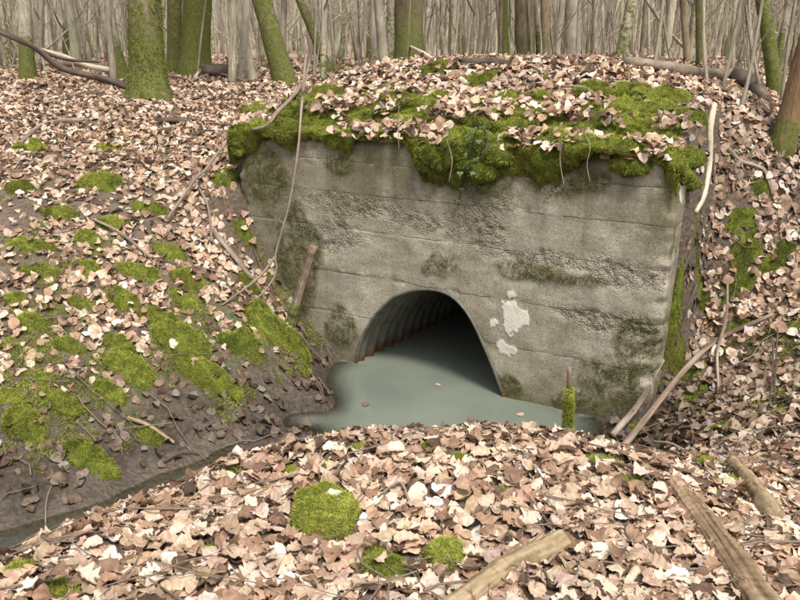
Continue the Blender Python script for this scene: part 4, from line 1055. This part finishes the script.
# crossing top
ps = G((399, 42, .14), (428, 63, .06), (445, 72, .03), (465, 88, .02)); stick('propped_stick', ps, .016, .024, M_PALE, 'pale broken stick propped up out of the leaves on the crossing', 'branch', n=24)
ps = G((462, 68, .03), (485, 67, .05), (507, 70, .03)); stick('dead_log', ps, .035, .03, M_DARK, 'short dark log half buried in leaves on the crossing crest', 'log', n=24, rough=.3)
ps = G((624, 68, .05), (665, 74, .06), (700, 80, .06), (738, 82, .07)); stick('mossy_log', ps, .036, .052, M_STICK, 'grey log with moss patches lying along the right crest', 'log', n=34, rough=.3, moss=lambda v: .35 + 0 * v[:, 0])
ps = G((732, 84, .07), (750, 92, .08), (764, 106, .03)); stick('dead_log', ps, .07, .05, M_DARK, 'short dark broken log at the end of the mossy crest log', 'log', n=24, rough=.35)
for pp, lab in (([(545, 50, .1), (600, 57, .08), (640, 66, .04)], 'thin stick lying along the far side of the crest'), ([(330, 78, .05), (338, 60, .12), (358, 42, .2)], 'thin grey twig rising from leaves beside the leaning trunk'), ([(560, 97, .05), (585, 96, .04), (600, 108, .03)], 'thin brown twig between two bright moss humps on the crossing')):
    stick('thin_twig', G(*pp), .010, .008, M_STICK, lab, 'twig', n=18)
# left woodland
def far_stick(pp, Y, r0, r1, mat, lab, name='fallen_branch', cat='branch', n=30, forks=()):
    return stick(name, [at_y(a, b, Y + (c[0] if c else 0)) for a, b, *c in pp], r0, r1, mat, lab, cat, n=n, forks=forks)
far_stick([(-20, 24), (30, 45), (62, 68), (100, 78), (128, 87)], 11.0, .03, .05, M_DARK, 'dark fallen branch sloping down to the foot of the mossy oak', forks=[([at_y(20, 40, 11), at_y(60, 58, 11.2), at_y(100, 62, 11.5)], .03, .015)])
far_stick([(30, 47), (60, 55), (85, 65), (110, 70)], 14.0, .03, .05, M_PALE, 'pale fallen limb lying behind the dark fallen branch')
far_stick([(40, 63), (80, 64), (112, 67)], 17.0, .05, .06, M_STICK, 'pale fallen trunk lying flat among far trees', 'fallen_log', 'log')
far_stick([(203, 70), (236, 71)], 15.5, .10, .12, M_DARK, 'short dark mossy log lying behind the thick mossy trunk', 'fallen_log', 'log')
stick('fallen_branch', G((138, 91, .10), (165, 82, .10), (188, 85, .08), (200, 92, .03)), .030, .016, M_STICK, 'curved grey branch lying at the foot of the mossy oak', n=26)
stick('fallen_branch', G((196, 81, .06), (204, 72, .12), (211, 62, .2)), .03, .025, M_PALE, 'short pale stick leaning up near the dark mossy log', n=16)
stick('fallen_branch', G((13, 150, .02), (28, 138, .03), (42, 128, .03), (62, 123, .03), (88, 122, .02)), .018, .03, M_STICK, 'bent brown branch half covered by leaves on the plateau', n=24)
stick('fallen_branch', G((70, 100, .02), (90, 97, .04), (110, 98, .02)), .03, .03, M_DARK, 'short dark branch in leaves before the mossy oak', n=14)
stick('fallen_branch', G((158, 121, .02), (175, 123, .05), (190, 122, .02)), .03, .035, M_DARK, 'stubby dark branch in leaves right of the mossy oak', n=16)
stick('fallen_branch', G((190, 85, .05), (215, 78, .06), (245, 84, .04)), .022, .016, M_STICK, 'thin bowed branch behind the curved grey branch', n=16)
stick('thin_twig', G((91, 222, .03), (120, 240, .05), (152, 264, .02)), .010, .012, M_STICK, 'straight grey twig lying across moss clumps on the leafy bank', 'twig', n=20)
stick('thin_twig', G((200, 195, .03), (209, 215, .06), (212, 246, .02)), .012, .010, M_STICK, 'curved pale twig on the bank beside the slanting thin branch', 'twig', n=20)
stick('fallen_branch', G((213, 235, .03), (232, 258, .04), (252, 282, .03)), .026, .022, M_STICK, 'thick brown stick running down the bank towards the broken stub', n=24)
stick('short_stick', G((128, 424, .03), (150, 434, .04), (175, 449, .02)), .014, .010, M_LOG, 'short tan stick lying at the muddy stream edge', n=18)
stick('thin_twig', G((165, 470, .03), (185, 460, .04), (200, 457, .02)), .006, .005, M_DARK, 'dark bent twig lying in the wet stream mud', 'twig', n=14)
stick('thin_twig', G((46, 535, .0), (48, 515, .05), (54, 503, .1)), .004, .003, M_STICK, 'fine upright stem rising from mud at the mound edge', 'twig', n=12)
stick('thin_twig', G((440, 455, .02), (470, 445, .03), (520, 452, .02)), .004, .003, M_DARK, 'fine dark twig along the crest of the near mound', 'twig', n=14)
stick('thin_twig', G((600, 470, .02), (630, 478, .04), (662, 496, .02)), .005, .004, M_DARK, 'curved dark twig in leaves left of the rotten split log', 'twig', n=14)
stick('thin_twig', G((652, 446, .03), (670, 452, .04), (692, 462, .02)), .006, .005, M_PALE, 'slender pale twig on leaves above the rotten split log', 'twig', n=14)
stick('thin_twig', G((378, 508, .03), (400, 500, .05), (410, 512, .02)), .004, .004, M_STICK, 'small twig in leaves right of the large round moss cushion', 'twig', n=12)

# ------------------------------------------------------------------ ivy and hanging roots on the wall
def build_ivy():
    rng = np.random.default_rng(3); base = on_wall(480, 120, -.07)
    root = empty('ivy', base, 'small dark green ivy trailing from the moss down the concrete wall', 'ivy')
    for k, pth in enumerate(([(478, 118), (474, 140), (470, 162), (466, 176)], [(482, 120), (486, 142), (478, 158)], [(470, 165), (462, 185), (458, 205)])):
        p = spline([on_wall(a, b, -.085 if b < 180 else -.03) for a, b in pth], 14); v, f = tube(p, .004, 5); put('stem', mesh_np('ivy_stem', v - base, f, None, {'moss': np.zeros(len(v))}), M_DARK, root)
    hx = np.array([(0, 0), (.5, -.15), (.62, .3), (.3, .45), (0, 1.0), (-.3, .45), (-.62, .3), (-.5, -.15)])
    ms = []
    for q in range(4):
        v = np.c_[hx, .12 * rng.normal(size=8)]; v = np.vstack([v, [0, .3, .06]]); f = np.array([[i, (i + 1) % 8, 8] for i in range(8)])
        m = mesh_np('ivy_leaf', v * .036, [f]); m.materials.append(M_IVY); ms.append(m)
    for px, py in ((474, 128), (482, 126), (468, 136), (479, 140), (488, 134), (472, 148), (484, 150), (464, 155), (476, 158), (468, 166), (460, 172), (473, 172), (490, 144), (462, 188), (457, 200)):
        o = put('leaf', ms[rng.integers(0, 4)], None, root); p = on_wall(px, py, -.10 if py < 180 else -.035)
        o.location = Vector(p - base); d = Vector((-V[0], -V[1], .5)) + Vector(rng.normal(size=3) * .35)
        o.rotation_euler = (d.to_track_quat('Z', 'Y') @ Matrix.Rotation(rng.uniform(2.2, 4.1), 3, 'Z').to_quaternion()).to_euler()
build_ivy()
for pts, lab in (([(589, 118), (584, 132), (590, 145), (587, 165), (590, 182)], 'pale hanging root dangling from moss over the wall right half'), ([(562, 142), (560, 160), (564, 186)], 'thin hanging root dangling from moss near the wall centre'), ([(399, 106), (398, 124), (399, 150)], 'straight thin root hanging from moss above the pipe'), ([(447, 140), (452, 160), (449, 182)], 'thin root hanging beside the trailing ivy')):
    stick('hanging_root', [on_wall(a, b, -.11) for a, b in pts], .0042, .0028, M_STICK, lab, 'root', n=20, sides=6)

# ------------------------------------------------------------------ trees
def limb_tree(rng, trunk_path, trunk_rad, n_limbs, start, spread):
    acc = Acc(); n = len(trunk_path)
    for q in range(n_limbs):
        i = int((start + (1 - start) * rng.uniform(0, 1)) * (n - 1)); p = trunk_path[i]; r = trunk_rad[i] * .45
        az = rng.uniform(0, 2 * np.pi); L = spread * rng.uniform(.5, 1.1)
        d = np.array([math.cos(az), math.sin(az), rng.uniform(.5, 1.4)]); d /= np.linalg.norm(d)
        pts = [p, p + d * L * .4, p + d * L * .75 + np.array([0, 0, L * .12]), p + d * L + np.array([0, 0, L * .35])]
        lp = spline(pts, 7); v, f = tube(lp, np.linspace(r, r * .2, 7), 5, cap=False); acc.add(v, f)
        for s in range(4):
            j = rng.integers(2, 7); a2 = rng.normal(size=3); a2[2] = abs(a2[2]); a2 /= np.linalg.norm(a2)
            tl = L * rng.uniform(.25, .5); tp = np.stack([lp[j], lp[j] + a2 * tl * .5 + d * tl * .1, lp[j] + a2 * tl * .8 + d * tl * .4]); v, f = tube(tp, np.linspace(r * .35, r * .08, 3), 3, cap=False); acc.add(v, f)
    return acc
def trunk_mesh(path, rad, sides, moss, rough, seed, flare=1.6, lumps=0):
    v, f = tube(path, rad, sides, rough, 7., seed)
    if lumps: 
        c = path[np.clip(np.searchsorted(path[:, 2], v[:, 2]), 0, len(path) - 1)]
        v[:, :2] += (v[:, :2] - c[:, :2]) * (lumps * fbm(v * 3.5, 3, seed))[:, None]
    return mesh_np('trunk', v, f, None, {'moss': moss(v)}), v
def hero_tree(px, py, w_px, top_px, label, mat, moss, Y=None, rough=.1, flare=1.7, name='tree', height=11., group=None, fuzz=0, sides=18, lumps=0, bend=0.0):
    seed = int(px * 3 + py); rng = np.random.default_rng(seed)
    base = hit(px, py) if Y is None else at_y(px, py, Y)
    Y_ = base[1]; gz = float(H(np.array([base[0]]), np.array([base[1]]))[0]); base[2] = gz
    rad0 = w_px * Y_ / 800.0 * .5 * .98
    tp = at_y(top_px, 0, Y_)                         # where the trunk leaves the top of the frame
    d = (tp - base); d = d / max(d[2], .3)
    hs_ = np.array([-.25, 0, .25, .6, 1.1, 1.8, 2.8, 4.2, 6, 8, height])
    pts = np.array([d * h * (1 if h < 2.5 else 1) for h in hs_]); pts[:, :2] = d[None, :2] * np.minimum(hs_, 3 + .5 * (hs_ - 3))[:, None] if True else 0
    pts[:, 2] = hs_; pts[:, 0] += bend * np.sin(hs_ * .9) * .15; pts[:, 1] += .05 * np.sin(hs_ * 1.1 + seed)
    path = spline(pts, 46); hz = path[:, 2]
    rad = rad0 * (1 + (flare - 1) * np.exp(-np.clip(hz, 0, 9) / .28)) * (1 - .6 * np.clip(hz / height, 0, 1))
    root = empty(name, base, label, 'tree', group)
    me, v = trunk_mesh(path, rad, sides, moss, rough, seed, lumps=lumps)
    tr = put('trunk', me, mat, root)
    put('crown', limb_tree(rng, path, rad, 12, .45, height * .3).mesh('crown'), mat, root)
    if fuzz: 
        fz = fuzz_on(tr, -9, gz + 3.2, fuzz * 3, .032, .010, .32, seed)
    return root
BARE = lambda v: 0 * v[:, 0]
def mossy(a, h, k=.0): return lambda v: k + a * (1 - sstep(h * .4, h, v[:, 2]))
hero_tree(149, 100, 32, 143, 'thick oak trunk shaggy with green moss on the left plateau', M_BARK_B, lambda v: .66 + .12 * np.sin(v[:, 2] * 5), rough=.22, flare=1.55, lumps=.12, fuzz=16000, sides=24)
hero_tree(120, 79, 14, 104, 'grey trunk leaning left close behind the shaggy mossy oak', M_BARK_G, mossy(.6, .9, .25), flare=1.6)
hero_tree(196, 76, 28, 198, 'broad upright trunk with smooth olive moss behind the curved branch', M_BARK_B, mossy(.35, 2.5, .5), flare=1.35, rough=.07, fuzz=5000)
hero_tree(176, 73, 15, 175, 'olive mossy trunk close left of the broad upright trunk', M_BARK_B, mossy(.2, 2.5, .45), flare=1.2)
hero_tree(285, 84, 20, 262, 'olive green trunk leaning left behind the headwall left end', M_BARK_B, mossy(.25, 2, .45), flare=1.25, rough=.08)
hero_tree(409, 53, 29, 409, 'thick dark brown trunk with moss right of the crossing crest', M_BARK_B, mossy(.45, 1.6, .25), Y=16, flare=1.2, rough=.2)
hero_tree(506, 53, 12, 505, 'slim bright green mossy trunk behind the crossing crest', M_BARK_B, lambda v: .85 + 0 * v[:, 0], Y=17, flare=1.15)
hero_tree(526, 52, 20, 524, 'broad brown grey trunk beside the slim green mossy trunk', M_BARK_B, mossy(.3, 1.2, .15), Y=19, flare=1.15)
hero_tree(617, 62, 12, 632, 'grey green trunk leaning right behind the crossing crest', M_BARK_G, mossy(.15, 2, .35), Y=14, flare=1.2)
hero_tree(702, 80, 10, 701, 'thin upright trunk with vivid moss behind the mossy crest log', M_BARK_B, lambda v: .6 + 0 * v[:, 0], Y=12, flare=1.2, fuzz=1500)
hero_tree(774, 95, 13, 754, 'slender mossy trunk leaning left near the brown slanting trunk', M_BARK_B, mossy(.3, 1.5, .5), flare=1.25, bend=.5)
hero_tree(780, 140, 21, 818, 'brown slanting trunk rising from the right bank top', M_BARK_R, mossy(.7, .35, .05), flare=1.25, rough=.14)
hero_tree(27, 62, 13, 24, 'grey trunk with a mossy foot behind the fallen branches', M_BARK_G, mossy(.9, 1.0, .1), Y=15, flare=1.5)
hero_tree(572, 50, 15, 573, 'straight pale grey trunk between the crossing and far trees', M_BARK_G, mossy(.2, 1., .05), Y=20, flare=1.1)
hero_tree(330, 70, 9, 300, 'thin olive trunk leaning left beyond the crossing', M_BARK_B, mossy(.2, 2, .45), Y=17, flare=1.2)
hero_tree(372, 58, 8, 374, 'thin blotchy grey trunk left of the thick dark trunk', M_BARK_G, mossy(.5, .8, .1), Y=15, flare=1.2)
hero_tree(388, 56, 10, 392, 'slim pale green grey trunk touching the thick dark trunk', M_BARK_G, mossy(.2, 2, .25), Y=18, flare=1.1)
hero_tree(548, 52, 9, 545, 'thin dark brown trunk between two broader trunks on the crest', M_BARK_B, mossy(.2, 2, .1), Y=16, flare=1.1)
hero_tree(240, 80, 8, 247, 'pale forked looking trunk left of the olive leaning trunk', M_BARK_G, mossy(.3, .6, .05), Y=14, flare=1.12)
hero_tree(253, 82, 9, 236, 'thin pale trunk crossing behind the leaning olive trunk', M_BARK_G, BARE, Y=14.5, flare=1.2)
hero_tree(665, 62, 8, 672, 'thin grey trunk right of the leaning grey green trunk', M_BARK_G, mossy(.3, 1, .1), Y=15, flare=1.2)
hero_tree(690, 66, 7, 684, 'thin grey brown trunk left of the vivid mossy trunk', M_BARK_B, BARE, Y=15, flare=1.2)

protos = []
def make_protos():
    for k in range(14):
        rng = np.random.default_rng(100 + k); hgt = rng.uniform(10, 14); lean = rng.normal(0, .06, 2); r0 = rng.uniform(.035, .085)
        hs_ = np.linspace(-.3, hgt, 9); ph = rng.uniform(0, 6, 2)
        pts = np.stack([lean[0] * hs_ + .17 * np.sin(hs_ * .8 + ph[0]), lean[1] * hs_ + .15 * np.sin(hs_ * .5 + ph[1]), hs_], -1); pts[:, :2] -= pts[0, :2]
        path = spline(pts, 22); rad = r0 * (1 + .45 * np.exp(-np.clip(path[:, 2], 0, 9) / .3)) * (1 - .75 * np.clip(path[:, 2] / hgt, 0, 1))
        m_h = rng.uniform(.3, 1.5); ma = rng.choice([.0, .3, .55, .8])
        me, _ = trunk_mesh(path, rad, 9, mossy(ma, m_h, rng.choice([0, .05, .25])), .12, k); mt = [M_BARK_G, M_FAR, M_BARK_G, M_FAR, M_BARK_B][k % 5]; me.materials.append(mt)
        cm = limb_tree(rng, path, rad, 11, .08 if k % 2 == 0 else .22, 1.9).mesh('crown'); cm.materials.append(mt)
        protos.append((me, cm, r0))
make_protos()
def forest():
    rng = np.random.default_rng(77); n = 0; pts = []
    while n < 285:
        y = 13 + 33 * rng.uniform(0, 1) ** .8; x = rng.uniform(-1, 1) * (.56 * y + 1.5)
        u, v = uv_of(x, y)
        if -1.5 < u < WALL_W + 1.5 and v < 7.0: continue
        if y < 17 and rng.uniform() < .5: continue
        if any((x - a) ** 2 + (y - b) ** 2 < .35 for a, b in pts): continue
        pts.append((x, y)); k = rng.integers(0, len(protos)); me, cm, r0 = protos[k]
        s = rng.uniform(.75, 1.45); gz = float(H(np.array([x]), np.array([y]))[0])
        bark = 'pale grey' if k % 5 in (1, 3) else ('brown' if k % 5 == 4 else 'grey'); th_ = 'stout' if r0 * s > .085 else ('thin' if r0 * s < .05 else 'slender')
        rank = 'in the first rank of woodland behind the crossing' if y < 21 else ('in the middle ranks of the woodland' if y < 32 else 'deep in the far ranks of the woodland')
        kind = th_ + ' ' + bark + ' bare trunk ' + rank
        o = empty('tree', (x, y, gz), kind, 'tree', kind.replace('trunk', 'trunks')); o.rotation_euler = (rng.normal(0, .035), rng.normal(0, .035), rng.uniform(0, 6.28)); sz = rng.uniform(.9, 1.2); o.scale = (s, s, sz)
        put('trunk', me, None, o); put('crown', cm, None, o); n += 1
forest()
def far_wood():
    rng = np.random.default_rng(5); acc = Acc()
    for q in range(3000):
        y = 44 + 85 * rng.uniform(0, 1) ** .8; x = rng.uniform(-1, 1) * (.60 * y + 4); r = rng.uniform(.035, .12); hgt = rng.uniform(9, 15)
        gz = 0; lean = rng.normal(0, .035, 2); ph = rng.uniform(0, 6)
        hh = np.linspace(-.4, hgt, 5); p = np.stack([x + lean[0] * hh + .12 * np.sin(hh * .5 + ph), y + lean[1] * hh, hh], -1)
        v, f = tube(p, np.linspace(r, r * .35, 5), 5, cap=False); acc.add(v, f)
        for s in range(3):
            h0 = rng.uniform(1.5, hgt * .8); b = np.array([x + lean[0] * h0, y + lean[1] * h0, h0]); d = rng.normal(size=3); d[2] = abs(d[2]) + .6; d *= rng.uniform(.8, 2.2) / np.linalg.norm(d)
            v, f = tube(np.stack([b, b + d * .5, b + d]), [r * .35, r * .25, .01], 3, cap=False); acc.add(v, f)
    me = acc.mesh('far_wood'); co = np.vstack(acc.v); co[:, 2] += H(co[:, 0], co[:, 1], False); me.vertices.foreach_set('co', co.astype(np.float32).ravel()); me.update()
    put('far_woodland', me, M_FAR, None, 'dense pale mass of distant bare trunks closing the view', 'woodland', None, 'stuff')
far_wood()

# ------------------------------------------------------------------ loose twigs and saplings
def twig_litter():
    rng = np.random.default_rng(19); acc = Acc(); n = 650
    y = 1.7 + 9 * rng.uniform(0, 1, n) ** 1.2; x = rng.uniform(-1, 1, n) * (.56 * y + .2); u, v = uv_of(x, y); z = H(x, y)
    k = (z > .02) & ~((u > -.05) & (u < WALL_W) & (v > -.1) & (v < .5)); x, y, z = x[k], y[k], z[k]
    for a, b, c in zip(x, y, z):
        az = rng.uniform(0, 6.28); L = rng.uniform(.06, .26); t = np.linspace(-1, 1, 5)
        px_ = a + math.cos(az) * L * t + .12 * L * rng.normal(size=5); py_ = b + math.sin(az) * L * t + .12 * L * rng.normal(size=5)
        p = np.stack([px_, py_, H(px_, py_) + .022 + rng.uniform(0, .03)], -1); r = rng.uniform(.0018, .005)
        w_, f_ = tube(p, np.linspace(r, r * .5, 5), 5, cap=False); acc.add(w_, f_)
    me = acc.mesh('twig_litter'); a = me.attributes.new('grain', 'FLOAT', 'POINT'); a.data.foreach_set('value', np.full(len(me.vertices), .35, np.float32))
    put('twig_litter', me, M_STICK, None, 'scattered small fallen twigs among the leaves', 'twigs', None, 'stuff')
twig_litter()
def saplings():
    rng = np.random.default_rng(41)
    spots = [(722, 92), (735, 110), (748, 84), (762, 100), (712, 86), (786, 108), (795, 90), (650, 66), (75, 80), (48, 88), (232, 86), (318, 76)]
    for i, (px, py) in enumerate(spots):
        b = hit(px, py); h = rng.uniform(1.8, 3.6); l = rng.normal(0, .14, 2); hs_ = np.linspace(-.1, h, 7)
        pts = np.stack([l[0] * hs_ + .05 * np.sin(hs_ * 2 + i), l[1] * hs_ + .04 * np.sin(hs_ * 1.7), hs_], -1); path = spline(pts, 18); rad = np.linspace(.016, .004, 18)
        lab = 'thin bare sapling with fine twigs ' + ('by the slanting brown trunk' if px > 700 else ('behind the right crest log' if px > 600 else 'on the leafy plateau by the oak'))
        o = empty('sapling', b, lab, 'sapling', lab); v, f = tube(path, rad, 6); put('trunk', mesh_np('trunk', v, f, None, {'moss': np.zeros(len(v))}), M_BARK_G, o)
        put('crown', limb_tree(rng, path, rad, 7, .25, .8).mesh('crown'), M_BARK_G, o)
saplings()

def brushwood():
    rng = np.random.default_rng(63); acc = Acc()
    for q in range(800):
        y = 14 + 34 * rng.uniform(0, 1) ** .9; x = rng.uniform(-1, 1) * (.58 * y + 1.5); u, v = uv_of(x, y)
        if -1.5 < u < WALL_W + 1.5 and v < 6.5: continue
        h = rng.uniform(2.5, 6.5); l = rng.normal(0, .12, 2); hh = np.linspace(-.15, h, 6); r = rng.uniform(.008, .026)
        p = np.stack([x + l[0] * hh + .09 * np.sin(hh * 1.2 + q), y + l[1] * hh, hh], -1); w_, f_ = tube(p, np.linspace(r, .004, 6), 4, cap=False); acc.add(w_, f_)
        for s_ in range(4):
            i = rng.integers(1, 5); d = rng.normal(size=3); d[2] = abs(d[2]) + .5; d *= rng.uniform(.4, 1.3) / np.linalg.norm(d)
            w_, f_ = tube(np.stack([p[i], p[i] + d * .5, p[i] + d + np.array([0, 0, .1])]), [r * .5, r * .35, .003], 3, cap=False); acc.add(w_, f_)
    me = acc.mesh('brushwood'); co = np.vstack(acc.v); co[:, 2] += H(co[:, 0], co[:, 1], False); me.vertices.foreach_set('co', co.astype(np.float32).ravel()); me.update()
    put('brushwood', me, M_BARK_G, None, 'tangle of thin bare brushwood stems between the woodland trunks', 'brushwood', None, 'stuff')
brushwood()
def floating_leaves():
    rng = np.random.default_rng(2)
    for px, py, lab in ((438, 385, 'small pale leaf floating in the pipe mouth'), (532, 430, 'dark brown leaf floating near the mossy stake'), (470, 420, 'small brown leaf floating on the open pool'), (365, 405, 'dark leaf floating by the left shore of the pool'), (520, 415, 'tiny tan leaf floating against the headwall foot')):
        pv, pf = leaf_proto(rng, 8, 4, True); pv = pv * np.array([1, 1, .18]); o = put('floating_leaf', mesh_np('floating_leaf', pv, [pf], np.ones((len(pv), 3)) * (LEAF_COLS[4] if 'dark' in lab or 'brown' in lab else LEAF_COLS[1])), M_LEAF, None, lab, 'leaf')
        p = at_z(px, py, .0); s_ = rng.uniform(.05, .085); o.location = (p[0], p[1], .006); o.scale = (s_, s_, s_); o.rotation_euler = (0, 0, rng.uniform(0, 6))
floating_leaves()
